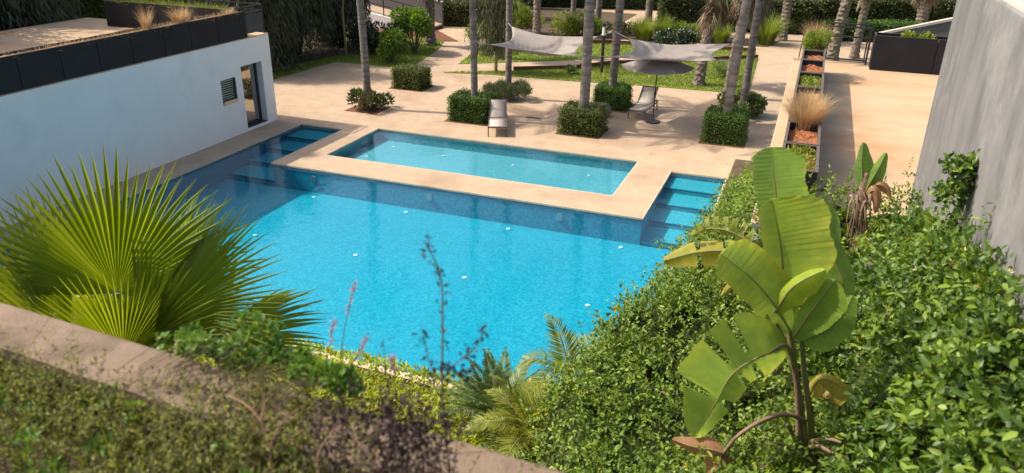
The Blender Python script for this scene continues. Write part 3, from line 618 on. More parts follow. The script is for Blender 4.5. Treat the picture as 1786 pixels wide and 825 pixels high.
# ================================================================== shrubs and hedges
def hedge_box(name, label, x0, x1, y0, y1, h, mat, n, L=.055, group='clipped hedges around the deck palms', rot=0., round_=.17, rag=.042, z0=0., cat='hedge'):
    cx, cy_ = (x0+x1)/2, (y0+y1)/2; t = thing(name, (cx, cy_, z0), label, cat, group); sx, sy = (x1-x0)/2, (y1-y0)/2
    c, s = math.cos(rot), math.sin(rot)
    A = np.array([sx*sy*4, sx*h*2, sx*h*2, sy*h*2, sy*h*2]); f = rng.choice(5, n, p=A/A.sum()); a, b_ = rng.random(n)*2-1, rng.random(n)
    P = np.zeros((n, 3)); Nn = np.zeros((n, 3)); a2 = rng.random(n)*2-1
    k = f == 0; P[k] = np.column_stack([a[k]*sx, a2[k]*sy, np.full(k.sum(), h)]); Nn[k] = (0, 0, 1)
    for q, sg in ((1, -1), (2, 1)): k = f == q; P[k] = np.column_stack([a[k]*sx, np.full(k.sum(), sg*sy), b_[k]*h]); Nn[k] = (0, sg, .15)
    for q, sg in ((3, -1), (4, 1)): k = f == q; P[k] = np.column_stack([np.full(k.sum(), sg*sx), a[k]*sy, b_[k]*h]); Nn[k] = (sg, 0, .15)
    # rounded corners: pull in toward an inset box
    ins = np.array([max(sx-round_, .02), max(sy-round_, .02), h-round_]); q = np.column_stack([np.clip(P[:, 0], -ins[0], ins[0]), np.clip(P[:, 1], -ins[1], ins[1]), np.minimum(P[:, 2], ins[2])])
    dv = P-q; ln = np.linalg.norm(dv, axis=1, keepdims=True); P = q+dv/np.maximum(ln, 1e-6)*np.minimum(ln, round_)
    nz = smooth_noise(int(abs(x0*7+y0*3)*10) % 9999, 8, 5.); lump = nz(P[:, 0]*1.3+P[:, 2], P[:, 1]*1.3-P[:, 2])
    Nn = unit(Nn+dv*2); P = P+Nn*(lump*rag*1.6+rng.normal(size=n)*rag-.02)[:, None]
    D = unit(Nn+rsph(n)*.9+np.array([0, 0, .3]))
    Rm = np.array([[c, -s, 0], [s, c, 0], [0, 0, 1.]])
    V, F, v = leaves(P@Rm.T, D@Rm.T, unit(Nn+rsph(n)*.5)@Rm.T, L*(.7+.6*rng.random(n)), L*.55, rnd=np.clip(rng.random(n)*.7+.15+lump*.35, 0, 1))
    g = .05; m = MB().box(-sx+g, sx-g, -sy+g, sy-g, -.05, h-g)
    V2 = np.array(m.V)@Rm.T; core = mk('shaded_twigs', V2, m.F, 'core', t, local=True); bevel(core, round_*.7, 2)
    mk('foliage', V, F, mat, t, v=v, local=True)
    if cat == 'hedge' and 'box' in name:
        mb = MB().box(-sx-.09, sx+.09, -sy-.09, sy+.09, -.03, .012); mk('soil', np.array(mb.V)@Rm.T, mb.F, 'soil', t, local=True)
    return t
hedge_box('box_hedge', 'small clipped hedge block standing alone at the path junction', -16.4, -15.0, 28.75, 29.9, .85, 'boxleaf2', 5000)
hedge_box('box_hedge', 'clipped green hedge around the palm left of the front lounger', -12.0, -10.45, 25.0, 26.3, .92, 'boxleaf', 6500)
hedge_box('box_hedge', 'mottled olive hedge around the thick palm between the loungers', -7.75, -6.35, 25.05, 26.35, .88, 'boxleaf2', 6000, .065, rag=.05)
hedge_box('box_hedge', 'dark clipped hedge around the palm beside the umbrella', -7.6, -6.3, 28.9, 30.2, .85, 'boxleaf', 5500)
hedge_box('box_hedge', 'square bright clipped hedge at the foot of the leaning palm', -2.95, -1.62, 25.95, 27.3, 1.02, 'boxleaf', 7000)
def bush(name, label, cs, n, L, W, mat, group=None, cat='shrub', stem=True, flowers=0, up=.4, zs=.85, dark=True, shell=.45):
    cs = np.asarray(cs, float); base = np.array([cs[:, 0].mean(), cs[:, 1].mean(), 0. if cs[:, 2].min() < 2.5 else cs[:, 2].min()-.05]); t = thing(name, base, label, cat, group)
    V, F, v = clumps(cs, n, L, W, up, zs=zs, shell=shell); mk('foliage', V, F, mat, t, v=v)
    if stem:
        m = MB()
        for c in cs: m.tube([base+np.array([0, 0, -.05]), base*.6+c[:3]*.4, c[:3]], [.035, .025, .012], 6)
        m.build('stem', 'bark', t)
    if flowers:
        V, F, v = clumps(cs, flowers, .1, .09, up, zs=zs, shell=.98); mk('flower', V, F, 'flowershrub', t, v=v, kind='stuff')
    return t
def rc(x, y, z, rx, ry, rz_, k, r): return [(x+random.uniform(-rx, rx), y+random.uniform(-ry, ry), max(r*.6, z+random.uniform(-rz_, rz_)), r*random.uniform(.7, 1.2)) for _ in range(k)]
bush('croton_bush', 'reddish green croton plants at the foot of the palm near the pool house', rc(-15.5, 25.4, .35, .7, .55, .15, 9, .26), 900, .17, .07, 'croton', up=1.0)
sq = thing('tree_pit', (-15.5, 25.4, 0), 'square planting pit of red soil around the croton palm', 'tree pit'); bevel(box_o('soil', (-16.2, -14.85, 24.75, 25.95, -.03, .012), 'soil', sq), .01)
bush('lavender_bush', 'spiky grey green lavender bush around the palm under the left sail', rc(-11.15, 29.15, .3, .75, .55, .1, 14, .3), 5000, .22, .03, 'lavender', up=1.6)
bush('leafy_bush', 'rounded leafy bush around the slimmer right palm', rc(-2.1, 30.0, .45, .65, .55, .15, 10, .38), 2600, .14, .07, 'boxleaf2')
# boulder
import bmesh
def rock(name, label, c, s, seed):
    bm = bmesh.new(); bmesh.ops.create_icosphere(bm, subdivisions=4, radius=1)
    nz = smooth_noise(seed, 6, 1.6)
    for v_ in bm.verts:
        k = 1+.12*nz(v_.co.x*2+v_.co.z, v_.co.y*2-v_.co.z)+.05*nz(v_.co.x*6, v_.co.y*6+v_.co.z*5); v_.co = Vector((v_.co.x*s[0]*k, v_.co.y*s[1]*k, max(-.1, v_.co.z*s[2]*k)))
    me = bpy.data.meshes.new(name); bm.to_mesh(me); bm.free(); me.materials.append(MAT['rock']); me.polygons.foreach_set('use_smooth', np.ones(len(me.polygons), bool))
    o = bpy.data.objects.new(name, me); COL.objects.link(o); o.location = c; return tag(o, label, 'rock')
rock('boulder', 'grey rounded boulder beside the dark clipped hedge', (-7.0, 28.0, .22), (.42, .34, .32), 3)

# ================================================================== shade sails, umbrella, loungers, lamp
def sail(label, C, sag, knots):
    """C: four corner points in order; edges curve inwards, the middle sags"""
    C = [np.asarray(c, float) for c in C]; ctr = sum(C)/4; t = thing('shade_sail', ctr, label, 'shade sail', 'taupe shade sails'); n = 24; V = []
    for j in range(n+1):
        for i in range(n+1):
            u, w_ = i/n, j/n; p = (1-u)*(1-w_)*C[0]+u*(1-w_)*C[1]+u*w_*C[2]+(1-u)*w_*C[3]
            bu, bw = 4*u*(1-u), 4*w_*(1-w_); q = p.copy()
            q[:2] += (ctr-p)[:2]*(.24*bu*abs(2*w_-1)**1.6+.24*bw*abs(2*u-1)**1.6)
            q[2] -= sag*(bu*.75+bw*.75)*(.55+.45*bu*bw)+.015*math.sin(9*u+5*w_); V.append(q)
    F = [(j*(n+1)+i, j*(n+1)+i+1, (j+1)*(n+1)+i+1, (j+1)*(n+1)+i) for j in range(n) for i in range(n)]
    o = mk('cloth', V, F, 'sail', t, smooth=True); sm = o.modifiers.new('thickness', 'SOLIDIFY'); sm.thickness = .008
    for c, k in zip(C, knots): MB().tube([c, np.asarray(k, float)], .012, 6).build('rope', 'rope', t)
    return t
sail('taupe fabric shade sail slung between the four left deck palms', [(-10.75, 25.9, 2.72), (-7.35, 25.8, 2.62), (-7.4, 28.75, 2.84), (-10.95, 28.75, 2.92)], .32, [(-11.12, 25.5, 2.86), (-6.98, 25.4, 2.75), (-6.9, 29.2, 2.95), (-11.2, 29.05, 3.02)])
sail('taupe fabric shade sail stretched above the grey umbrella', [(-6.25, 25.75, 2.66), (-2.8, 26.9, 2.62), (-2.6, 29.3, 2.84), (-6.3, 28.75, 2.8)], .22, [(-6.85, 25.4, 2.72), (-2.15, 26.75, 2.68), (-2.15, 29.8, 2.98), (-6.88, 29.2, 2.92)])
um = thing('umbrella', (-5.0, 27.9, 0), 'open mauve grey sun umbrella beside the right lounger', 'umbrella')
m = MB(); m.tube([(-5, 27.9, .0), (-5, 27.9, .05), (-5, 27.9, .07)], [.27, .27, .1], 24); m.build('base', 'frame', um)
MB().tube([(-5, 27.9, .06), (-5, 27.9, 2.42)], .022, 10).build('pole', 'frame', um)
MB().tube([(-5, 27.9, 1.0), (-5, 27.9, 1.12)], .04, 10).build('crank', 'frame', um)
V = []; n = 6; rings = [(0, 2.42), (.45, 2.33), (.9, 2.2), (1.32, 2.06)]
for r, z in rings[1:]:
    for k in range(n*4):
        a = (k/(n*4))*2*math.pi+.2; fr_ = abs((k % 4)-0)/4; e = math.cos(math.pi/n)/math.cos((a-.2) % (2*math.pi/n)-math.pi/n)
        V.append((-5+r*e*math.cos(a), 27.9+r*e*math.sin(a), z-(.05*r if k % 4 else 0)))
V.append((-5, 27.9, 2.43)); q = n*4; F = [(len(V)-1, i, (i+1) % q) for i in range(q)]+[(a*q+i, (a+1)*q+i, (a+1)*q+(i+1) % q, a*q+(i+1) % q) for a in range(2) for i in range(q)]
cn = mk('canopy', V, F, 'umb', um); s_ = cn.modifiers.new('thickness', 'SOLIDIFY'); s_.thickness = .006
for k in range(n):
    a = k/n*2*math.pi+.2; MB().bar((-5, 27.9, 2.38), (-5+1.3*math.cos(a), 27.9+1.3*math.sin(a), 2.025), .014).build('rib', 'alu', um)
def lounger(loc, rotz, label):
    t = thing('sun_lounger', loc, label, 'sun lounger', 'sun loungers'); t.rotation_euler = (0, 0, rotz); hw = .31; K = dict(local=True); a = R(38); hy, hz = 1.12, .33
    m = MB()
    for s in (-1, 1): m.bar((s*hw, 0, hz), (s*hw, 1.9, hz), .035, .045)
    m.bar((-hw, .02, hz), (hw, .02, hz), .035, .045); m.bar((-hw, 1.88, hz), (hw, 1.88, hz), .035, .045); m.build('frame', 'alu', t, **K)
    for s in (-1, 1):
        for y, y2 in ((.05, .0), (1.75, 1.82)): MB().bar((s*hw, y, hz-.024), (s*hw, y2, 0.0), .04, .03, up=(0, 1, 0)).build('leg', 'alu', t, **K)
    nn = 10; V = [(s*(hw-.025), .03+(hy-.05)*i/nn, hz+.03-.025*math.sin(math.pi*i/nn)) for i in range(nn+1) for s in (-1, 1)]
    o = mk('seat', V, [(2*i, 2*i+1, 2*i+3, 2*i+2) for i in range(nn)], 'sling', t, smooth=True, **K); o.modifiers.new('thickness', 'SOLIDIFY').thickness = .012
    V = [(s*(hw-.02), hy+.02+.82*i/nn*math.cos(a), hz+.04+.82*i/nn*math.sin(a)-.03*math.sin(math.pi*i/nn)) for i in range(nn+1) for s in (-1, 1)]
    bk = mk('backrest', V, [(2*i, 2*i+1, 2*i+3, 2*i+2) for i in range(nn)], 'sling', t, smooth=True, **K); bk.modifiers.new('thickness', 'SOLIDIFY').thickness = .012
    m = MB()
    for s in (-1, 1): m.bar((s*(hw-.01), hy, hz+.03), (s*(hw-.01), hy+.84*math.cos(a), hz+.03+.84*math.sin(a)), .025, .03); m.bar((s*(hw-.03), hy+.5*math.cos(a), hz+.02+.5*math.sin(a)), (s*(hw-.03), hy+.62, hz), .018)
    m.bar((-hw, hy+.84*math.cos(a), hz+.03+.84*math.sin(a)), (hw, hy+.84*math.cos(a), hz+.03+.84*math.sin(a)), .025); m.build('backrest_frame', 'alu', bk, **K)
    return t
lounger((-9.55, 23.85, 0), R(21), 'beige sling sun lounger standing alone at the pool edge')
lounger((-5.65, 28.0, 0), R(-4), 'beige sling sun lounger next to the umbrella pole')
lp = thing('lamp_post', (-8.96, 35.47, .03), 'slim black garden lamp post with a pale lantern on the lawn', 'lamp')
MB().tube([(-8.96, 35.47, 0), (-8.96, 35.47, 1.75)], .075, 12).build('post', 'frame', lp)
MB().tube([(-8.96, 35.47, 1.75), (-8.96, 35.47, 1.8)], .1, 12).build('collar', 'inlet', lp)
MB().tube([(-8.96, 35.47, 1.8), (-8.96, 35.47, 2.15)], .07, 12).build('lantern', 'inlet', lp)
MB().tube([(-8.96, 35.47, 2.15), (-8.96, 35.47, 2.28), (-8.96, 35.47, 2.31)], [.1, .1, .04], 12).build('cap', 'frame', lp)
n = 420; px_ = rng.random((n, 2)); hx = np.array([-15.5, -11.2, -7, -2.3, -11.2, -7, -15.7, -2.2])[rng.integers(0, 8, n)]; hy = np.array([25.4, 25.6, 25.7, 26.6, 29.2, 29.5, 29.3, 30])[rng.integers(0, 8, n)]
P = np.column_stack([hx+rng.normal(size=n)*1.3, hy+rng.normal(size=n)*1.1, np.full(n, .012)]); P = P[[not (in_small(a, b) or in_big(a, b)) and b > 23.4 and a < -.6 for a, b, _ in P]]; k = len(P)
V, F, v = leaves(P, np.column_stack([rng.normal(size=(k, 2)), np.full(k, .02)]), np.tile([0, 0, 1.], (k, 1)), .09, .035, fold=.1, curl=0); tag(mk('leaf_litter', V, F, 'drystem', v=v, kind='stuff'), 'scattered dry leaves fallen on the deck around the palms', 'leaves')
dr = thing('floor_drain', (-9.2, 26.7, 0), 'dark slotted drain cover set in the deck under the left sail', 'drain'); box_o('grate', (-9.5, -8.95, 26.62, 26.76, -.02, .006), 'frame', dr)

# ================================================================== rear garden
def weeping(x, y, h, r, label, n=16000, seed=1):
    t = thing('weeping_tree', (x, y, 0), label, 'tree', 'dark weeping trees at the left'); MB().tube([(x, y, -.1), (x+.1, y, h*.4), (x, y+.1, h*.9)], [.22, .16, .05], 8).build('trunk', 'bark', t)
    ns = 420; a = rng.random(ns)*6.283; rr = r*np.sqrt(rng.random(ns)); top = h*(1-.45*(rr/r)**2)*(.55+.45*rng.random(ns)); ln = (.45+.6*rng.random(ns))*top
    per = n//ns; s = np.repeat(np.arange(ns), per); u = rng.random(len(s))
    P = np.column_stack([x+rr[s]*np.cos(a[s])+.12*rng.normal(size=len(s)), y+rr[s]*np.sin(a[s])+.12*rng.normal(size=len(s)), np.maximum(.15, top[s]-u*ln[s])])
    D = np.column_stack([.35*np.cos(a[s]), .35*np.sin(a[s]), np.full(len(s), -1.)])+rsph(len(s))*.35
    V, F, v = leaves(P, D, rsph(len(s)), r*.14*(.6+.8*rng.random(len(s))), .05*max(1, r/2.4), rnd=np.clip(rng.random(len(s))*.6+.4*rng.random(ns)[s], 0, 1)); mk('crown', V, F, 'weep', t, v=v)
    c = MB(); c.tube([(x, y, .1), (x, y, h*.35), (x, y, h*.6), (x, y, h*.88)], [r*.3, r*.5, r*.45, r*.12], 9); c.V = [tuple(np.array(p)+rng.normal(size=3)*.12) for p in c.V]; c.build('shaded_twigs', 'core', t); return t
for q in [(-23.9, 29.2, 9, 2.1, 'dark weeping tree right behind the corner of the white pool house'), (-24.3, 32.6, 9.5, 2.2, 'second dark weeping tree from the pool house, overhanging the left lawn'), (-24.0, 36.2, 8, 1.9, 'dark weeping tree beside the ramp, farthest from the pool house'), (-27.5, 31, 9, 2.4, 'tall dark weeping tree at the back left of the group'),
          (-29.6, 9.5, 14, 3.6, 'huge dark weeping tree added behind the pool house to shade its roof, nearest'), (-29.6, 15.5, 15, 3.6, 'huge dark weeping tree added in the middle behind the pool house to shade its roof'), (-29.8, 21, 14, 3.4, 'huge dark weeping tree added at the far end behind the pool house to shade its roof')]: weeping(*q)  # tall trees added here to throw the roof floor into shade
bush('dark_shrub', 'dark broad shrub in the shade behind the croton palm', rc(-20.9, 35.2, .8, 1.1, .6, .4, 14, .5), 3200, .16, .08, 'darkhedge')
sap = thing('young_tree', (-21.8, 33.9, 0), 'thin young tree with a pale straight stem on the left lawn', 'tree'); MB().tube([(-21.8, 33.9, 0), (-21.85, 33.9, 2.2), (-21.7, 33.95, 3.6)], [.06, .05, .025], 8).build('trunk', 'petiole', sap)
V, F, v = clumps(rc(-21.7, 33.95, 4.1, .5, .5, .5, 6, .5), 900, .14, .06, .2); mk('crown', V, F, 'weep', sap, v=v)
bush('citrus_tree', 'small bright green citrus bush on the edge of the left lawn', rc(-18.75, 33.3, .95, .45, .35, .45, 12, .36), 1700, .15, .085, 'citrus', 'bright citrus trees', 'tree')
bush('citrus_tree', 'bigger rounded bright green citrus tree behind the small one', rc(-19.4, 36.4, 1.6, .8, .6, .55, 18, .48), 4200, .15, .085, 'citrus', 'bright citrus trees', 'tree')
# ramp with grey parapet and railing
rp = thing('garden_ramp', (-25, 43.5, 0), 'sloping ramp with dark grey parapet behind the citrus trees', 'ramp')
V = []; xa, xb, za, zb_ = -31, -21.5, 1.9, .25
def prism(name, y0, y1, dz0, dz1, mat, zlow=None):
    lowa, lowb = (za+dz0, zb_+dz0) if zlow is None else (zlow, zlow)
    V = [(xa, y0, lowa), (xb, y0, lowb), (xb, y0, zb_+dz1), (xa, y0, za+dz1), (xa, y1, lowa), (xb, y1, lowb), (xb, y1, zb_+dz1), (xa, y1, za+dz1)]
    return mk(name, V, [(0, 1, 2, 3), (5, 4, 7, 6), (0, 4, 5, 1), (3, 2, 6, 7), (0, 3, 7, 4), (1, 5, 6, 2)], mat, rp)
prism('side_wall', 42.6, 42.8, 0, -.05, 'white', -.1); prism('walkway', 42.81, 44.4, -.1, 0, 'deck'); prism('parapet', 44.41, 44.6, 0, 1.25, 'rampgrey', -.1); prism('parapet_cap', 44.38, 44.63, 1.252, 1.32, 'greytop')
for k in range(7):
    x = -30+k*1.35; z = za+(zb_-za)*(x-xa)/(xb-xa); MB().bar((x, 42.7, z-.05), (x, 42.7, z+1.0), .05).build('railing_post', 'frame', rp)
for dz in (1.0, .55): MB().bar((xa, 42.7, za+dz), (xb, 42.7, zb_+dz), .045).build('railing_bar', 'frame', rp)
# hedges at the back
def hedge_run(name, label, p, q, wd, h, mat, n, L=.1, group='hedges at the back of the garden', rag=.07):
    p = np.array(p); q = np.array(q); d = q-p; ln = np.hypot(*d); c = (p+q)/2
    return hedge_box(name, label, c[0]-ln/2, c[0]+ln/2, c[1]-wd/2, c[1]+wd/2, h, mat, n, L, group, math.atan2(d[1], d[0]), .25, rag)
hedge_run('long_hedge', 'long trimmed olive hedge along the far path, left of the railing palms', (-9.2, 50.6), (-.2, 52.6), 1.6, 1.95, 'farhedge', 14000, .13)
hedge_run('long_hedge', 'trimmed olive hedge along the far path behind the railing palms', (0, 52.7), (14, 58.4), 1.6, 2.1, 'farhedge', 18000, .13)
hedge_run('low_hedge', 'low green hedge in front of the tall one behind the railing', (.6, 50.5), (6, 52.4), 1.1, 1.0, 'boxleaf', 6000, .11)
hedge_run('low_hedge', 'brownish trimmed hedge across the end of the diagonal path', (-22.2, 45.6), (-17.2, 47.0), 1.4, 1.45, 'farhedge', 7000, .12)
hedge_run('tall_hedge', 'tall dense dark green hedge closing the garden behind the palms', (-21, 57), (-8.6, 60.5), 2.2, 4.6, 'darkhedge', 20000, .2)
hedge_run('tall_hedge', 'dark tree belt at the far top right beyond the long hedge', (-7, 70), (24, 78), 4, 5, 'darkhedge', 20000, .28)
hedge_run('tall_hedge', 'dark tree belt beyond the ramp at upper left', (-44, 52), (-21.5, 56), 3, 6.5, 'darkhedge', 16000, .25)
hedge_run('tall_hedge', 'dark tree belt seen past the far left corner of the pool house roof', (-42, 25.5), (-28.2, 30.5), 2.4, 5.5, 'darkhedge', 12000, .2)
hedge_run('roof_hedge', 'dark hedge behind the left edge of the pool house roof', (-29, 12), (-29, 22.6), 1.4, 4.4, 'darkhedge', 14000, .12)
bush('mid_bush', 'bushy lit shrub above the low brown hedge', rc(-20, 49.8, 1.7, 2.2, .7, .5, 16, .8), 4000, .2, .1, 'farhedge')
gbk = thing('far_building', (-12, 57, 0), 'pale grey far building corner closing the view between the far palms', 'building'); box_o('wall', (-8.5, -7.7, 53, 66, -.15, 5), 'white', gbk); box_o('plinth', (-8.52, -7.68, 52.97, 66.02, -.14, .4), 'grey', gbk)
# grasses
def tuft(name, label, c, h, r, n, mat, group, wd=.02, flop=.9):
    c = np.asarray(c, float); a = rng.random(n)*6.283; rr = r*.35*np.sqrt(rng.random(n)); P = c+np.column_stack([rr*np.cos(a), rr*np.sin(a), np.zeros(n)])
    out = np.column_stack([np.cos(a), np.sin(a), np.zeros(n)]); L = h*(.55+.6*rng.random(n)); fl = flop*(.15+.85*rng.random(n))
    st = [0, .35, .7, 1.0]; Vs = []; s = np.column_stack([-np.sin(a), np.cos(a), np.zeros(n)])
    for q in st:
        pt = P+out*(fl*L*q**1.7*.75)[:, None]+np.array([0, 0, 1])*(L*(q-.45*fl*q**2.2))[:, None]; wq = wd*(1-q*.92)
        Vs += [pt-s*wq/2, pt+s*wq/2]
    V = np.stack(Vs, 1).reshape(-1, 3); T = np.array([[0, 1, 3], [0, 3, 2], [2, 3, 5], [2, 5, 4], [4, 5, 7], [4, 7, 6]]); F = (np.arange(n)[:, None, None]*8+T[None]).reshape(-1, 3)
    o = mk(name, V-c, F, mat, v=np.repeat(rng.random(n), 8)); o.location = c; return tag(o, label, 'ornamental grass', group)
FG = 'fountain grasses in the rear bed'
for p, h, r, lab in [((1122, 70), 1.5, 1.2, 'lime fountain grass clump left of the dark flowering shrub'), ((1155, 66), 1.5, 1.1, 'lime fountain grass clump just behind the dark flowering shrub'), ((1255, 76), 1.3, 1.0, 'lime fountain grass clump right of the stout lawn palm'), ((1335, 77), 1.9, 1.3, 'big lone fountain grass clump by the junction of the far paths')]:
    tuft('fountain_grass', lab, gp(*p), h, r, 900, 'limegrass', FG, .04, 1.0)
bush('low_bush', 'bright green low bush between the fountain grasses', rc(-6.4, 46.6, .5, 1.0, .5, .2, 12, .5), 3000, .14, .06, 'limegrass')
bush('flowering_shrub', 'dark round shrub with small white flowers on the far path edge', rc(-7.0, 43.2, .6, .75, .4, .2, 14, .45), 3400, .12, .07, 'darkhedge', flowers=160)
bush('garden_shrub', 'light green leafy shrub group behind the left shade sail', rc(-13.0, 45.2, .7, 1.2, .6, .3, 14, .5), 3200, .2, .07, 'limegrass')
bush('garden_shrub', 'yellow green shrub left of the reddish palm trunk', rc(-16.3, 44.6, .9, .8, .5, .4, 10, .5), 2000, .28, .05, 'limegrass', up=1.0)
bush('ground_shrub', 'reddish low shrubs beside the far path behind the lamp post', rc(-10.6, 46.9, .35, 1.2, .5, .1, 10, .35), 1800, .12, .06, 'croton')
def agave(label, c, n, L):
    t = thing('agave', c, label, 'plant'); c = np.asarray(c, float); parts = []
    for k in range(n):
        a = k*2.399; el = R(75-60*k/n); d = np.array([math.cos(a)*math.cos(el), math.sin(a)*math.cos(el), math.sin(el)])
        lv, _ = frond(c+np.array([0, 0, .1]), d, L, 14, .2, .03, 1.0, .2); parts.append(lv)
    V, F, v = merge(parts); mk('fronds', V, F, 'cycad', t, v=v); return t
agave('dark green cycad on the lawn right of the stout palm', (-3.6, 36.9, .03), 22, .95)
agave('small cycad low on the lawn strip under the left sail', (-10.2, 34.6, .03), 12, .4)
st = thing('small_tree', (-16.1, 37.3, .03), 'small leafy tree on the tip of the upper lawn', 'tree'); MB().tube([(-16.1, 37.3, 0), (-16.05, 37.3, .8)], [.06, .04], 8).build('trunk', 'bark', st); V, F, v = clumps(rc(-16.05, 37.3, 1.2, .4, .4, .3, 8, .35), 900, .18, .06, .3); mk('crown', V, F, 'limegrass', st, v=v)
st = thing('small_tree', (-13.5, 33.45, .03), 'thin trunked tree with drooping foliage before the left sail', 'tree'); MB().tube([(-13.5, 33.45, 0), (-13.45, 33.5, 1.6), (-13.5, 33.5, 3.2)], [.09, .07, .04], 8).build('trunk', 'petiole', st)
P = np.column_stack([-13.5+.45*rng.normal(size=2600), 33.5+.4*rng.normal(size=2600), 1.1+2.9*rng.random(2600)]); V, F, v = leaves(P, rsph(2600)*.4+np.array([0, 0, -1.]), rsph(2600), .32, .04); mk('crown', V, F, 'weep', st, v=v)
# right ramp parapet behind the terrace
A, B = at(1528, 58, 34), at(1700, 20, 34)
rw = thing('ramp_parapet', (A[0], 34, 0), 'grey sloping ramp parapet with pale cap behind the black terrace planter', 'wall')
V = [(A[0], 34, -.1), (B[0]+2, 34, -.1), (B[0]+2, 34, B[2]+.4), (A[0], 34, A[2]-.12)]; V += [(x, 34.2, z) for x, y, z in V]
mk('wall', V, [(0, 1, 2, 3), (5, 4, 7, 6), (3, 2, 6, 7), (0, 3, 7, 4), (1, 5, 6, 2)], 'rampgrey', rw)
MB().bar((A[0], 34.1, A[2]-.06), (B[0]+2, 34.1, B[2]+.46), .3, .09).build('cap', 'greytop', rw)
# planting on the roofs
RG = 'dry grasses in the roof planters'
for y, h, r, nn, lab in [(17.6, .75, .35, 160, 'upright blonde grass tuft in the pool house roof planter'), (18.95, .62, .6, 420, 'wide blonde grass tuft in the pool house roof planter, toward the railing'), (21.1, .3, .5, 200, 'low dry grass at the railing end of the pool house roof planter')]:
    tuft('roof_grass', lab, (-17.95, y, 3.87), h, r, nn, 'straw', RG, .014, .6 if y < 18 else 1)
cs = []
P = np.column_stack([-18.1+.36*rng.random(1500), 13+8.4*rng.random(1500)**.8, np.full(1500, 3.87)]); V, F, v = leaves(P, rsph(1500)*.9+np.array([0, 0, .7]), rsph(1500), .16*(.4+rng.random(1500)), .012, curl=.3)
tag(mk('dry_litter', V, F, 'straw', v=v, kind='stuff'), 'sparse dry grass litter along the pool house roof planter', 'grass')
P = np.column_stack([-23.6+5.0*rng.random(1600), 21.5+.4*rng.random(1600), np.full(1600, 3.9)]); V, F, v = leaves(P, rsph(1600)*.8+np.array([0, 0, .8]), rsph(1600), .22*(.4+rng.random(1600)), .014, curl=.3)
tag(mk('dry_grass', V, F, 'limegrass', v=v, kind='stuff'), 'yellow green grass fringe in the far roof planter', 'grass')
tuft('roof_grass', 'biggest straw coloured grass tuft in the roof edge planters', (.12, 14.6, 3.85), .72, .75, 1900, 'straw', RG, .006, 1.0)
tuft('roof_grass', 'small dry grass tuft beside the biggest straw one', (.12, 16.3, 3.85), .32, .45, 260, 'straw', RG, .011, .9)
tuft('roof_grass', 'orange tinted feathery grass before the railing palms', (.05, 23.35, 3.85), .8, .5, 700, 'straw', RG, .009, .9)
bush('planter_shrub', 'bushy green shrub in the farthest roof edge planter', [(x, y, z+3.85, r) for x, y, z, r in rc(.15, 22.85, .25, .18, .45, .12, 8, .22)], 1200, .12, .03, 'limegrass', stem=False, up=1.2)
bush('sedum', 'low green sedum mat in a roof edge planter', [(x, y, 3.84, .1) for x in (0, .12, .24) for y in (17.85, 18.15, 18.45, 18.75)], 1300, .07, .03, 'limegrass', stem=False)
bush('weedy_planting', 'yellowish weeds in the nearest roof edge planter', [(x, y, 3.86, .13) for x in (0, .12, .24) for y in (11.9, 12.3, 12.7)], 1000, .08, .03, 'areca', stem=False)
for x, lab in ((2.55, 'lime succulent at the left of the far terrace planter'), (2.98, 'lime succulent at the right of the far terrace planter')): bush('succulent', lab, [(x, 25.08, 4.06, .13), (x+.1, 25.0, 4.05, .1)], 120, .13, .05, 'limegrass', 'lime succulents', stem=False, up=.8)

# ================================================================== big hedge between pool and right building
nzA, nzB = smooth_noise(11, 8, 2.2), smooth_noise(12, 8, 5.5)
Yk = np.array([3.6, 5, 6.5, 8, 9.4, 11, 12.6, 14, 16.2, 17.3])
XL = np.array([-1.3, -1.45, -2.0, -2.75, -2.55, -2.05, -1.8, -1.65, -1.45, -1.2])
ZL = np.array([2.7, 2.6, 2.3, 2.2, 2.25, 2.4, 2.5, 2.45, 2.1, 1.3])
ZR = np.array([3.2, 3.1, 3.05, 3.1, 3.3, 3.85, 3.9, 3.4, 3.0, 2.2])
def sst(t): t = np.clip(t, 0, 1); return t*t*(3-2*t)
def hz(x, y):
    xl = np.interp(y, Yk, XL); e = np.clip((x-xl)/.75, 0, 1)
    z = np.interp(y, Yk, ZL)+(np.interp(y, Yk, ZR)-np.interp(y, Yk, ZL))*sst((x+1.2)/1.7)
    z = z+sst((x-.7)/.85)*np.interp(y, [3.6, 6, 8, 9, 9.8, 10.6, 11.5], [1.95, 1.95, 1.5, 1.1, .75, .2, 0])-.7*np.exp(-((x-1.0)/.45)**2-((y-10.5)/.8)**2)
    z = z+.2*np.exp(-((x-.5)/.35)**2-((y-5.95)/.35)**2)
    z = z*np.sqrt(1-(1-e)**2)+.34*nzA(x, y)*e+.30*nzB(x, y)*e
    return z*sst((17.4-y)/.5)
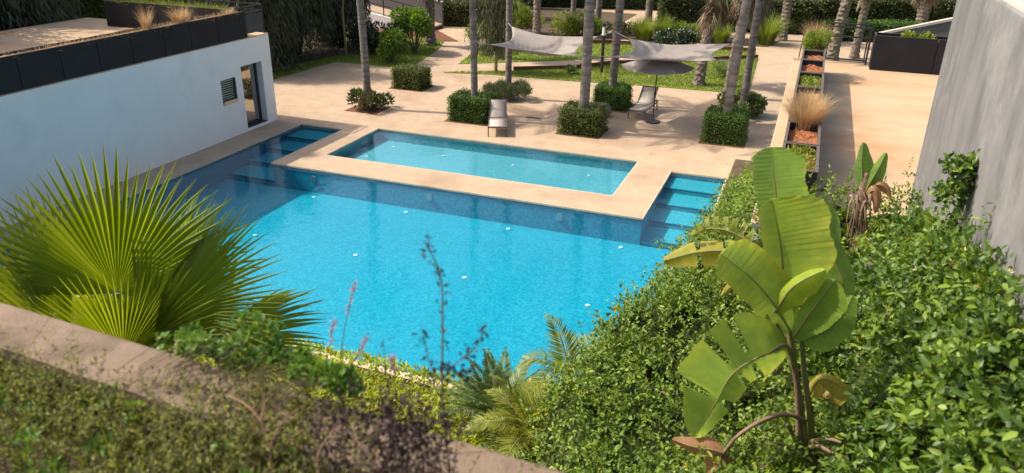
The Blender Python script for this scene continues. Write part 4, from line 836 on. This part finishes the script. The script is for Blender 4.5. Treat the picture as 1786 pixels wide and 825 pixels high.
def hedge_part(name, label, inside, n, L, mat, flowers, sprig):
    t = thing(name, (0 if 'vine' not in name else 1., 9, 0), label, 'hedge')
    out = []; tot = 0
    while tot < n:
        m_ = n*3; y = 3.7+13.6*rng.random(m_)**1.15; x = -2.8+4.55*rng.random(m_); xl = np.interp(y, Yk, XL)
        ok = (x > xl+.01) & (inside(x, y)) & ((y < 11.75) | (x < -.42)) & (x < 1.72); x, y = x[ok], y[ok]
        dx = (hz(x+.03, y)-hz(x-.03, y))/.06; dy = (hz(x, y+.03)-hz(x, y-.03))/.06; A = np.sqrt(1+dx*dx+dy*dy); k = rng.random(len(x)) < np.minimum(A, 6)/6
        out.append(np.column_stack([x, y, dx, dy])[k]); tot += k.sum()
    q = np.concatenate(out)[:n]; x, y, dx, dy = q.T; Nn = unit(np.column_stack([-np.clip(dx, -3, 3), -np.clip(dy, -3, 3), np.ones(n)]))
    # leaves sit in sprigs that share a direction
    P0 = np.column_stack([x, y, hz(x, y)]); dpt = rng.random(n)**1.2*.42; P0 = P0+Nn*(.07*rng.normal(size=n)-dpt+.06)[:, None]
    cl = nzB(x*2.3+3, y*2.3)+.5*nzA(x*3, y*3); P0 = P0+Nn*(np.clip(cl, -1, .8)*.2)[:, None]; sd = unit(Nn+rsph(n)*1.2+np.array([0, 0, .25])); k = sprig; P = np.repeat(P0, k, 0); D0 = np.repeat(sd, k, 0); j = np.tile(np.arange(k), n)
    s1 = unit(np.cross(D0, rsph(len(P)))); P = P+D0*(j*L*.42)[:, None]; D = unit(D0*.55+s1*np.where(j == k-1, .15, 1.)[:, None]+np.array([0, 0, .1])); nn2 = unit(np.repeat(Nn, k, 0)*.8+np.array([0, 0, .5])+rsph(len(P))*.8)
    P[:, 2] = np.maximum(P[:, 2], .05); P[:, 0] = np.minimum(P[:, 0], 1.72)
    tone = np.repeat(rng.random(n), k)*.5+np.repeat(np.clip(.3-dpt, 0, .3), k)*0; V, F, v = leaves(P, D, nn2, L*(.65+.7*rng.random(len(P))), L*.52*(.75+.5*rng.random(len(P))), .18, .12, True, np.clip(tone+.5*rng.random(len(P)), 0, 1))
    mk('foliage', V, F, mat, t, v=v)
    # new shoots standing out of the mass, and a few dead leaves
    ns = n//9; ii = rng.choice(n, ns); sdir = unit(Nn[ii]+rsph(ns)*.7+np.array([0, 0, .5])); sl_ = .1+.22*rng.random(ns)**1.5; kk = 7
    Ps = (P0[ii][:, None]+sdir[:, None]*(sl_[:, None]*np.linspace(.1, 1, kk)[None])[..., None]).reshape(-1, 3); Ds = unit(np.repeat(sdir, kk, 0)*.6+rsph(ns*kk)); Ps[:, 0] = np.minimum(Ps[:, 0], 1.70); Ps[:, 2] = np.maximum(Ps[:, 2], .05)
    V, F, v = leaves(Ps, Ds, unit(np.array([0, 0, 1.])+rsph(ns*kk)*.6), L*1.05*(.5+.8*rng.random(ns*kk)), L*.5, .18, .15, True, np.clip(.45+.5*rng.random(ns*kk), 0, 1)); mk('shoots', V, F, mat, t, v=v)
    nd = n//30; ii = rng.choice(n, nd); V, F, v = leaves(P0[ii], Nn[ii]+rsph(nd), rsph(nd), L*1.2, L*.5); mk('dead_leaves', V, F, 'drystem', t, v=v)
    # inner twigs, coloured near black for the shade inside the hedge
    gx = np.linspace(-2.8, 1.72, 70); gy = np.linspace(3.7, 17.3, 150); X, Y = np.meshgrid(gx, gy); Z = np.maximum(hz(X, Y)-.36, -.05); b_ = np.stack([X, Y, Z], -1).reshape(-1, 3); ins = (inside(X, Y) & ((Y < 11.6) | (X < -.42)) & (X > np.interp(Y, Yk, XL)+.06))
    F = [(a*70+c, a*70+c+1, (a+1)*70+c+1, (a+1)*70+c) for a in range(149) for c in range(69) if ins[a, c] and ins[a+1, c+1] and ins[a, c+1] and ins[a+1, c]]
    mk('shaded_twigs', b_, F, 'core', t)
    idx = rng.choice(n, flowers); Pf = np.repeat(P0[idx]+Nn[idx]*.1, 5, 0); V, F, v = leaves(Pf, np.repeat(Nn[idx], 5, 0)+rsph(len(Pf)), rsph(len(Pf)), .045, .012, rnd=np.repeat(rng.random(flowers), 5)); fo = mk('flower', V, F, 'flower', t, v=v); fo['kind'] = 'stuff'
    return t
split = lambda x, y: (x > .55-.12*(y-7)*(y > 7)*0+.25*np.sin(y*1.3)) & (y < 10.2)
hedge_part('pool_hedge', 'broad dense green hedge spilling along the right side of the pool', lambda x, y: ~split(x, y), 15000, .06, 'hedgeleaf', 60, 3)
hedge_part('vine_hedge', 'high honeysuckle covered hedge against the tall grey wall', split, 5600, .08, 'vineleaf', 60, 4)
vn = thing('climbing_vine', (1.7, 8.6, 4.2), 'leafy vine shoot climbing up the grey wall above the hedge', 'vine')
pts = [at(1660, 400, 8.6), at(1685, 340, 8.65), at(1700, 300, 8.7), at(1712, 285, 8.7)]; pts2 = [at(1690, 330, 8.6), at(1665, 318, 8.5), at(1640, 350, 8.4)]; pts3 = [at(1700, 300, 8.7), at(1675, 288, 8.6), at(1655, 290, 8.5)]
m = MB(); P = []
for pl in (pts, pts2, pts3):
    m.tube(pl, .008, 5)
    for a, b_ in zip(pl[:-1], pl[1:]): P += [a+(b_-a)*u for u in rng.random(30)]
m.build('stem', 'bark', vn); P = np.array(P); P[:, 0] = np.minimum(P[:, 0], 1.74); P = np.repeat(P, 3, 0)+rng.normal(size=(len(P)*3, 3))*.05; P[:, 0] = np.minimum(P[:, 0], 1.73)
V, F, v = leaves(P, rsph(len(P))+np.array([-.5, -.4, .2]), rsph(len(P))+np.array([-.6, -.5, .6]), .075, .04, rich=True); V[:, 0] = np.minimum(V[:, 0], 1.765); mk('foliage', V, F, 'vineleaf', vn, v=v)

# ================================================================== giant bird-of-paradise plants
def spline(pts, n):
    pts = np.asarray(pts, float); k = len(pts); t = np.linspace(0, k-1, n); i = np.clip(t.astype(int), 0, k-2); u = (t-i)[:, None]
    p = lambda j: pts[np.clip(j, 0, k-1)]
    return .5*((2*p(i))+(-p(i-1)+p(i+1))*u+(2*p(i-1)-5*p(i)+4*p(i+1)-p(i+2))*u**2+(-p(i-1)+3*p(i)-3*p(i+1)+p(i+2))*u**3)
def blade(parent, mids, wl, wr, dl, dr_, mat='strel', slits=(), n=40, ribs=.006, tone=.45, a=.42, b_=.55, edge=.25, label=None):  # tone is higher on sunlit blades, so sunlight is in their colour
    """banana-like blade; mids = (px,py,Y) along the midrib, wl/wr = half widths in px, dl/dr = how far each edge leans away in metres"""
    S = spline(mids, n); T = np.gradient(S[:, :2], axis=0); T /= np.linalg.norm(T, axis=1, keepdims=True)+1e-9; Pp = np.column_stack([-T[:, 1], T[:, 0]])
    t = np.linspace(0, 1, n); prof = np.clip((t/a)**.55, 0, 1)*np.clip(((1-t)/b_), 0, 1)**.6; prof[0] = max(prof[0], .03)
    C = 5; V = []; v = []; F = []
    mid = np.array([at(*s) for s in S])
    for sd, wd, dd in ((-1, wl, dl), (1, wr, dr_)):
        base = len(V); lob = 0.
        for i in range(n):
            cut = i in slits
            if cut: lob = rng.normal()*.08
            for c in range(C+1):
                u = c/C; wpx = wd*prof[i]*u*(1+.012*math.sin(i*1.9+sd)*u+.04*math.sin(i*.45+sd*2)*u); fi = np.clip(i+(.75*u if cut else 0)-(.75*u if (i+1) in slits else 0), 0, n-1); sx_, sy_ = np.interp(fi, np.arange(n), S[:, 0]), np.interp(fi, np.arange(n), S[:, 1]); cx_, cy__ = sx_+sd*Pp[i, 0]*wpx, sy_+sd*Pp[i, 1]*wpx
                p = at(cx_, cy__, S[i, 2]+dd*u**1.3*prof[i]+(lob*u)+ribs*(1 if i % 2 else -1)*min(1, u*3))
                V.append(p); v.append(np.clip(tone+edge*u**3+.12*rng.normal()*(u > .9)+.05*math.sin(i*2.1), 0, 1))
        for i in range(n-1):
            gap = (i+1) in slits
            for c in range(C):
                A0, A1, B0, B1 = base+i*(C+1)+c, base+i*(C+1)+c+1, base+(i+1)*(C+1)+c, base+(i+1)*(C+1)+c+1
                if gap and c >= 1: continue
                F.append((A0, B0, B1, A1) if sd > 0 else (A0, A1, B1, B0))
    o = mk('leaf', V, F, mat, parent, smooth=True, v=v)
    MB().tube(mid[::2], list(np.linspace(.010, .003, len(mid[::2]))), 6).build('midrib', 'petiole', o)
    if label: o['label'] = label
    return o
def stalk(parent, pts, r, mat='petiole', name='leaf_stalk', n=14):
    S = spline(pts, n); return MB().tube([at(*s) for s in S], list(np.linspace(r[0], r[1], n)), 8).build(name, mat, parent, smooth=True)
Y0 = 6.2
sp = thing('bird_of_paradise', at(1405, 800, Y0), 'big bird of paradise plant with torn banana like leaves in front of the hedge', 'plant', 'bird of paradise plants')
stalk(sp, [(1408, 830, Y0), (1402, 760, Y0), (1392, 680, Y0), (1378, 590, Y0), (1366, 520, Y0)], (.036, .022), name='stem')
stalk(sp, [(1420, 830, Y0+.05), (1414, 740, Y0+.05), (1402, 640, Y0+.05), (1396, 560, Y0+.06)], (.033, .02), name='stem')
stalk(sp, [(1392, 820, Y0-.05), (1392, 720, Y0-.05), (1384, 640, Y0-.06), (1352, 560, Y0-.1)], (.028, .016), 'deadpet', name='stem')
blade(sp, [(1356, 420, Y0+.14), (1353, 345, Y0+.16), (1349, 300, Y0+.18), (1346, 256, Y0+.2)], 36, 56, -.02, -.12, tone=.36, a=.35, b_=.16, edge=.12)
blade(sp, [(1440, 470, Y0+.2), (1446, 420, Y0+.24), (1444, 380, Y0+.26), (1432, 340, Y0+.28)], 20, 20, .05, .08, tone=.2, a=.35, b_=.4, edge=.1)
blade(sp, [(1376, 336, Y0+.2), (1414, 368, Y0+.18), (1442, 430, Y0+.14), (1470, 492, Y0+.1), (1476, 566, Y0+.04)], 24, 42, .1, .04, tone=.22, ribs=.005, a=.25, b_=.3, edge=.1)
blade(sp, [(1368, 540, Y0+.05), (1364, 450, Y0+.02), (1356, 395, Y0), (1346, 346, Y0)], 30, 92, -.04, -.16, tone=.62, a=.3, b_=.16, edge=.16)
blade(sp, [(1398, 590, Y0-.02), (1430, 582, Y0-.06), (1464, 556, Y0-.1), (1488, 516, Y0-.1)], 34, 34, .16, -.02, tone=.24, a=.35, b_=.4, edge=.1)
blade(sp, [(1380, 580, Y0-.06), (1342, 520, Y0-.18), (1302, 478, Y0-.26), (1256, 442, Y0-.3)], 36, 50, -.02, .2, tone=.55, a=.3, b_=.14, edge=.25)
blade(sp, [(1384, 590, Y0-.08), (1410, 550, Y0-.2), (1436, 516, Y0-.26), (1458, 488, Y0-.28)], 20, 46, .04, .14, tone=.26, a=.35, b_=.25, edge=.1)
blade(sp, [(1352, 545, Y0-.14), (1376, 508, Y0-.26), (1402, 488, Y0-.3), (1440, 470, Y0-.32)], 12, 30, .1, .02, tone=.58, a=.3, b_=.25, edge=.2)
blade(sp, [(1330, 456, Y0-.08), (1276, 438, Y0-.02), (1216, 440, Y0+.04), (1156, 455, Y0+.06)], 26, 18, -.06, .12, 'strelyellow', (16, 26), tone=.4, a=.3, b_=.3, edge=.35)
blade(sp, [(1322, 436, Y0+.1), (1284, 408, Y0+.14), (1240, 398, Y0+.16), (1206, 412, Y0+.2)], 14, 24, .06, .08, 'strelyellow', (6, 10, 14, 18, 22, 26, 30, 34), tone=.12, a=.3, b_=.5)
stalk(sp, [(1384, 640, Y0-.06), (1378, 612, Y0-.12), (1366, 600, Y0-.18), (1346, 612, Y0-.22)], (.02, .013))
blade(sp, [(1374, 604, Y0-.16), (1320, 624, Y0-.28), (1276, 654, Y0-.36), (1250, 700, Y0-.38), (1212, 764, Y0-.34)], 34, 84, .12, -.06, slits=(12, 18, 29), tone=.52, a=.2, b_=.35, edge=.16)
blade(sp, [(1374, 604, Y0-.14), (1352, 590, Y0-.16), (1340, 570, Y0-.18), (1338, 548, Y0-.18)], 12, 10, .05, .05, tone=.5, a=.3, b_=.5, edge=.1)
stalk(sp, [(1404, 735, Y0-.08), (1372, 722, Y0-.2), (1330, 733, Y0-.32), (1285, 762, Y0-.4), (1258, 796, Y0-.42)], (.024, .014), 'deadpet')
blade(sp, [(1262, 790, Y0-.42), (1240, 784, Y0-.44), (1205, 778, Y0-.44), (1172, 766, Y0-.4)], 12, 22, .06, .1, 'streldead', tone=.4, label='brown withered leaf')
blade(sp, [(1258, 792, Y0-.42), (1254, 815, Y0-.45), (1250, 850, Y0-.46)], 22, 26, .05, .1, 'streldead', tone=.3, a=.3, label='brown withered leaf')
blade(sp, [(1410, 690, Y0+.1), (1430, 662, Y0+.1), (1456, 668, Y0+.12), (1484, 690, Y0+.12)], 10, 34, .1, -.1, 'strelyellow', tone=.6, a=.2, b_=.06, label='yellow brown cut leaf stub')
for a_, b2 in (((1400, 800), (1350, 772)), ((1394, 790), (1372, 740)), ((1412, 780), (1450, 790)), ((1416, 770), (1468, 772)), ((1420, 790), (1480, 800)), ((1380, 812), (1342, 800))):
    stalk(sp, [(*a_, Y0-.05), ((a_[0]+b2[0])/2, (a_[1]+b2[1])/2-6, Y0-.18), (*b2, Y0-.26)], (.022, .012), 'deadpet', name='dead_stalk', n=8)
blade(sp, [(1322, 480, Y0-.02), (1300, 490, Y0-.04), (1276, 500, Y0-.05), (1258, 516, Y0-.02)], 6, 12, .02, .03, 'strelyellow', tone=.6)
Y1 = 10.8
s2 = thing('bird_of_paradise', at(1500, 430, Y1), 'smaller bird of paradise with furled leaves and a shaggy dead stem near the terrace', 'plant', 'bird of paradise plants')
stalk(s2, [(1492, 450, Y1), (1498, 390, Y1), (1506, 335, Y1), (1512, 300, Y1)], (.10, .05), 'deadpet', name='stem')
blade(s2, [(1505, 335, Y1-.03), (1504, 310, Y1-.04), (1503, 280, Y1-.04), (1506, 248, Y1-.03)], 13, 24, .12, .05, tone=.12, a=.4, b_=.5, edge=.1)
blade(s2, [(1508, 338, Y1-.06), (1518, 318, Y1-.08), (1532, 294, Y1-.08), (1546, 266, Y1-.06)], 14, 18, .1, .08, tone=.2, a=.35, b_=.5, edge=.1)
for k in range(26):
    a_ = random.uniform(1484, 1520); y_ = random.uniform(325, 400); dx = random.uniform(-16, 18)
    stalk(s2, [(a_, y_, Y1-.1), (a_+dx*.5, y_+14, Y1-.16), (a_+dx, y_+random.uniform(30, 62), Y1-.18)], (.022, .006), 'deadpet', name='dead_stalk', n=5)
blade(s2, [(1512, 340, Y1-.1), (1524, 332, Y1-.14), (1530, 350, Y1-.16), (1526, 372, Y1-.14)], 10, 12, .05, .05, 'streldead', tone=.4)
blade(s2, [(1520, 325, Y1-.05), (1535, 322, Y1-.1), (1548, 332, Y1-.1), (1552, 345, Y1-.1)], 8, 10, .05, .05, 'streldead', tone=.6)
blade(s2, [(1500, 470, Y1-.4), (1506, 445, Y1-.45), (1500, 425, Y1-.45), (1488, 415, Y1-.42)], 16, 26, .1, .05, 'strelyellow', tone=.6)
blade(s2, [(1510, 480, Y1-.45), (1522, 455, Y1-.45), (1540, 430, Y1-.4), (1558, 418, Y1-.4)], 12, 18, .1, .08, tone=.3)

# ================================================================== fan palm on the left
YF = 5.0
fp = thing('fan_palm', (-6.1, 5.0, .1), 'large fan palm with green pleated leaves behind the foreground coping', 'palm tree')
hubc = at(250, 640, YF)
MB().tube([(-6.1, 5.0, 0), (-6.1, 5.0, 1.4), hubc-np.array([0, 0, .1])], [.22, .17, .14], 12).build('trunk', 'trunkrough', fp)
toC = unit(CAM-at(220, 480, YF))
def fleaf(hub, tip, Y, Y2, spread, n, nrm=None, dry=False, split=.55, droop=.1, tipdrop=.12, pleat=.016):
    h = at(hub[0], hub[1], Y); tp = at(tip[0], tip[1], Y2); ax = tp-h; rad = np.linalg.norm(ax); nv = toC if nrm is None else np.asarray(nrm, float)
    V, F, v = fan_leaf(h, ax, nv, rad, spread, n, split, pleat, droop, tipdrop)
    o = mk('frond', V, F, 'fan', fp, v=v*.9); mid = (hubc+h)/2+np.array([0, 0, .1]); MB().tube([hubc, mid, h], [.03, .024, .018], 8).build('leaf_stalk', 'petiole', o); return o
fleaf((205, 512), (232, 262), YF, YF+.25, 1.75, 50, toC+np.array([.0, 0, .3]), split=.56, pleat=.024, tipdrop=.16)
fleaf((300, 545), (470, 430), YF+.15, YF+.5, 1.2, 46, toC+np.array([.0, 0, .6]), droop=.2)
fleaf((370, 605), (560, 580), YF+.2, YF+.5, 1.1, 44, toC+np.array([.2, .3, .9]), droop=.25, tipdrop=.25)
fleaf((120, 612), (8, 330), YF-.4, YF-.3, .5, 20, unit(np.array([1., -.05, .3])), droop=.3, split=.6)
fleaf((215, 625), (215, 470), YF-.3, YF-.35, 1.15, 36, toC+np.array([0, 0, .2]), droop=.05, tipdrop=.1, split=.5)
fleaf((235, 620), (245, 450), YF+.25, YF+.3, 1.3, 40, toC+np.array([0, 0, .3]), split=.55)
fleaf((250, 600), (330, 470), YF-.12, YF-.1, .7, 24, toC+np.array([-.3, 0, .2]), droop=.05)

# ================================================================== cycad, arecas, ground cover
def rosette(name, label, c, n, L, lmax, wl, mat, droop, elr, stem_h, group=None, seed=0, vee=.3):
    c = np.asarray(c, float); t = thing(name, (c[0], c[1], .1), label, 'plant', group); top = c
    MB().tube([(c[0], c[1], 0), top], [.12, .1], 8).build('trunk', 'trunkrough', t)
    for k in range(n):
        a = k*2.399+seed; el = R(elr[0]+(elr[1]-elr[0])*k/n+random.uniform(-6, 6)); d = np.array([math.cos(a)*math.cos(el), math.sin(a)*math.cos(el), math.sin(el)])
        (V, F, v), pts = frond(top, d, L*random.uniform(.8, 1.15), 26, lmax, wl, droop, vee, lean=.5)
        o = mk('frond', V, F, mat, t, v=v); MB().tube(pts[::4], list(np.linspace(.014, .004, len(pts[::4]))), 5).build('rachis', 'petiole', o)
    return t
rosette('cycad', 'dark green cycad rosette at the near pool edge', at(872, 715, 9.0), 44, 1.0, .2, .036, 'cycad', .45, (60, -15), .4)
rosette('areca_palm', 'yellow green feathery palm right in front of the cycad', at(925, 755, 8.3), 20, 1.0, .3, .036, 'areca', 1.5, (75, 5), .4, 'feathery yellow palms', 1)
rosette('areca_palm', 'yellow feathery palm leaning over the pool beside the hedge', at(992, 650, 9.3), 7, 1.0, .3, .03, 'areca', 2.0, (70, 25), .6, 'feathery yellow palms', 2.6)
n = 26000; x = -17+14.6*rng.random(n); y = 7.0+2.72*rng.random(n); gz = smooth_noise(5, 7, 2.); top = .42+.22*gz(x*1.2, y*1.6)
z = .12+np.minimum(top, (9.75-y)*1.2+.1)*(.5+.5*rng.random(n)); P = np.column_stack([x, y, z])
V, F, v = leaves(P, rsph(n)*.9+np.array([0, 0, .9]), rsph(n)*.5+np.array([0, 0, 1]), .10*(.6+.8*rng.random(n)), .04, rnd=np.clip(rng.random(n)*.7+.3*gz(x*3, y*3)+.15, 0, 1))
tag(mk('ground_cover', V, F, 'cover', v=v, kind='stuff'), 'lime green low ground cover along the near pool edge', 'ground cover')

# ================================================================== weeds in the foreground planter
def stems(n, fx, fy, h, per, L, W, z0, spread=.5, seedlean=(0, 0)):
    """upright little weeds: returns leaf mesh data and stem polylines"""
    P = []; D = []; pol = []
    for _ in range(n):
        b = np.array([fx(), fy(), z0]); H = h*random.uniform(.4, 1.2); d = np.array([random.gauss(0, spread)+seedlean[0], random.gauss(0, spread)+seedlean[1], 1.]); d /= np.linalg.norm(d)
        bend = np.array([random.gauss(0, .4), random.gauss(0, .4), 0])*H; pl = [b+d*H*u+bend*u*u for u in (0, .35, .7, 1)]; pol.append(pl)
        for u in np.linspace(.15, 1, per): P.append(b+d*H*u+bend*u*u); q = rsph(1)[0]; D.append(q+d*.5)
    return np.array(P), np.array(D), pol
def stem_mesh(pol, r):
    m = MB()
    for pl in pol: m.tube(pl, list(np.linspace(r, r*.35, len(pl))), 4, cap=False)
    return m
U = random.uniform
P, D, pol = stems(2100, lambda: U(-6.2, -.45), lambda: 2.17-1.15*random.random()**1.6, .19, 16, .02, .01, 5.34, .55)
P2, D2, pol2 = stems(240, lambda: random.gauss(-1.95, .26), lambda: U(2.02, 2.42), .15, 16, .02, .01, 5.47, .8); P = np.concatenate([P, P2]); D = np.concatenate([D, D2]); pol += pol2
t = thing('weed_bed', (-2, 1.7, 5.26), 'tangled olive weeds filling the foreground planter', 'weeds'); t['kind'] = 'stuff'
V, F, v = leaves(P, D, rsph(len(P))+np.array([0, 0, 1.]), .026*(.5+rng.random(len(P))), .010, rnd=rng.random(len(P))); o = mk('foliage', V, F, 'weed', t, v=v); o['kind'] = 'stuff'
m = stem_mesh(pol, .003); o = mk('stems', m.V, m.F, 'drystem', t, v=rng.random(len(m.V))); o['kind'] = 'stuff'
n = 7500; x = -6.2+5.9*rng.random(n); y = .9+1.24*rng.random(n); P = np.column_stack([x, y, 5.35+.07*rng.random(n)]); V, F, v = leaves(P, rsph(n)+np.array([0, 0, .6]), rsph(n)+np.array([0, 0, 1.]), .035, .012, rnd=rng.random(n))
o = mk('mat_of_leaves', V, F, 'weed', t, v=v); o['kind'] = 'stuff'
n = 4600; x = -6.2+5.8*rng.random(n); y = 2.2-1.2*rng.random(n)**1.5; P = np.column_stack([x, y, np.full(n, 5.34)]); V, F, v = leaves(P, rsph(n)*.75+np.array([0, 0, .9]), rsph(n), (.2*(.4+.8*rng.random(n))), .005, curl=.3, rnd=rng.random(n))
k4 = len(v)//4; o = mk('dry_blades', V[:k4*4//4*1], F[:k4//2], 'straw', t, v=v[:k4]*.5); o['kind'] = 'stuff'; o = mk('green_blades', V, F, 'limegrass', t, v=v*.6); o['kind'] = 'stuff'
P, D, pol = stems(240, lambda: U(-4.2, -.9), lambda: U(1.75, 2.2), .34, 26, .02, .01, 5.34, .35, (0, .15))
V, F, v = leaves(P, D, rsph(len(P))+np.array([0, 0, 1.]), .022*(.5+rng.random(len(P))), .009, rnd=rng.random(len(P))*.8+.1); o = mk('tall_foliage', V, F, 'weed', t, v=v); o['kind'] = 'stuff'
m = stem_mesh(pol, .0022); o = mk('tall_stems', m.V, m.F, 'drystem', t, v=rng.random(len(m.V))); o['kind'] = 'stuff'
cs = [(U(-4, -.7), U(1.6, 2.2), U(5.38, 5.5), U(.02, .05)) for _ in range(70)]; V, F, v = clumps(cs, 900, .032, .02, .6, rich=True); o = mk('seedlings', V, F, 'pot', t, v=v); o['kind'] = 'stuff'
tw_ = thing('bare_twig', at(475, 825, 2.0), 'bare reddish twig branching up from the foreground weeds', 'twig')
for pts in ([(478, 850, 1.98), (470, 780, 2.02), (452, 730, 2.05), (420, 700, 2.08), (392, 690, 2.1)], [(470, 785, 2.02), (490, 740, 2.04), (520, 712, 2.06)], [(455, 735, 2.05), (462, 700, 2.07), (450, 672, 2.08)], [(560, 840, 2.0), (556, 790, 2.02), (590, 740, 2.06)]):
    S = spline(pts, 12); MB().tube([at(*q) for q in S], list(np.linspace(.005, .002, 12)), 5).build('branch', 'redtwig', tw_)
# leafy trailing plant over the coping
tp = thing('trailing_plant', at(420, 660, 2.3), 'green leafy plant trailing over the coping in front of the fan palm', 'plant')
cs = []
for k in range(46):
    u = random.random(); px = 275+330*u+U(-15, 15); py = 606+58*u-random.random()**1.2*80*(1-abs(2*u-.9)); cs.append((*at(px, py, U(2.38, 2.6)), U(.018, .06)))
V, F, v = clumps(cs, 1100, .04, .024, .5, rich=True); mk('foliage', V, F, 'pot', tp, v=v); V, F, v = clumps(cs, 700, .03, .012, .6); mk('fine_leaves', V, F, 'limegrass', tp, v=v)
m = MB()
for c in cs: m.tube([at(470+(c[0]+1.6)*300, 760, 2.1), (np.array(c[:3])+at(470+(c[0]+1.6)*300, 720, 2.1))/2+np.array([0, 0, .05]), c[:3]], .0018, 5)
m.build('stem', 'drystem', tp)
# dark withered shrub with a tall bare stalk
ds = thing('withered_plant', at(740, 800, 2.05), 'withered purple brown plant with a tall bare stalk rising before the water', 'plant')
def wiry(pts, r, dens, L, jit=.012):
    S = spline(pts, 18); W3 = np.array([at(*s) for s in S]); MB().tube(W3, list(np.linspace(r, r*.5, 18)), 5).build('stalk', 'drystem', ds); k = rng.integers(0, 18, dens); P = W3[k]+rng.normal(size=(dens, 3))*jit; return leaves(P, rsph(dens)+np.array([0, 0, -.2]), rsph(dens), L*(.5+rng.random(dens)), L*.6)
parts = [wiry([(785, 830, 2.05), (772, 700, 2.12), (772, 560, 2.2), (768, 480, 2.24), (740, 420, 2.26)], .005, 110, .02),
         wiry([(772, 660, 2.15), (800, 630, 2.2), (830, 605, 2.22), (842, 580, 2.22)], .003, 50, .022), wiry([(770, 665, 2.15), (752, 640, 2.16), (742, 600, 2.17), (736, 575, 2.18)], .003, 40, .02), wiry([(690, 800, 2.05), (680, 700, 2.1), (672, 640, 2.14), (668, 590, 2.15)], .003, 40, .02), wiry([(775, 640, 2.16), (800, 650, 2.18), (830, 636, 2.2)], .003, 40, .026)]
for _ in range(44):
    a = U(545, 810); parts.append(wiry([(a+U(-30, 30), 840, 2.0), (a, 770, 2.06), (a+U(-30, 30), U(660, 740)+.09*(a-560), 2.1)], .0025, 34, .024, .02))
V, F, v = merge(parts); mk('dead_leaves', V, F, 'purple', ds, v=v)
pk = thing('pink_flower_spikes', at(600, 640, 2.55), 'slender pink flower spikes standing before the water', 'flower')
for pts in ([(592, 640, 2.55), (600, 580, 2.57), (610, 530, 2.58), (620, 492, 2.6)], [(600, 650, 2.55), (625, 620, 2.56), (640, 590, 2.58)], [(560, 650, 2.5), (575, 600, 2.52), (582, 560, 2.54)], [(690, 690, 2.5), (688, 650, 2.5), (684, 622, 2.52)]):
    S = spline(pts, 14); W3 = np.array([at(*s) for s in S]); st_ = MB().tube(W3, .0022, 4).build('stalk', 'drystem', pk); k = rng.integers(7, 14, 46); V, F, v = leaves(W3[k]+rng.normal(size=(46, 3))*.006, rsph(46)+np.array([0, 0, .6]), rsph(46), .018, .008); mk('petals', V, F, 'pink', st_, v=v)
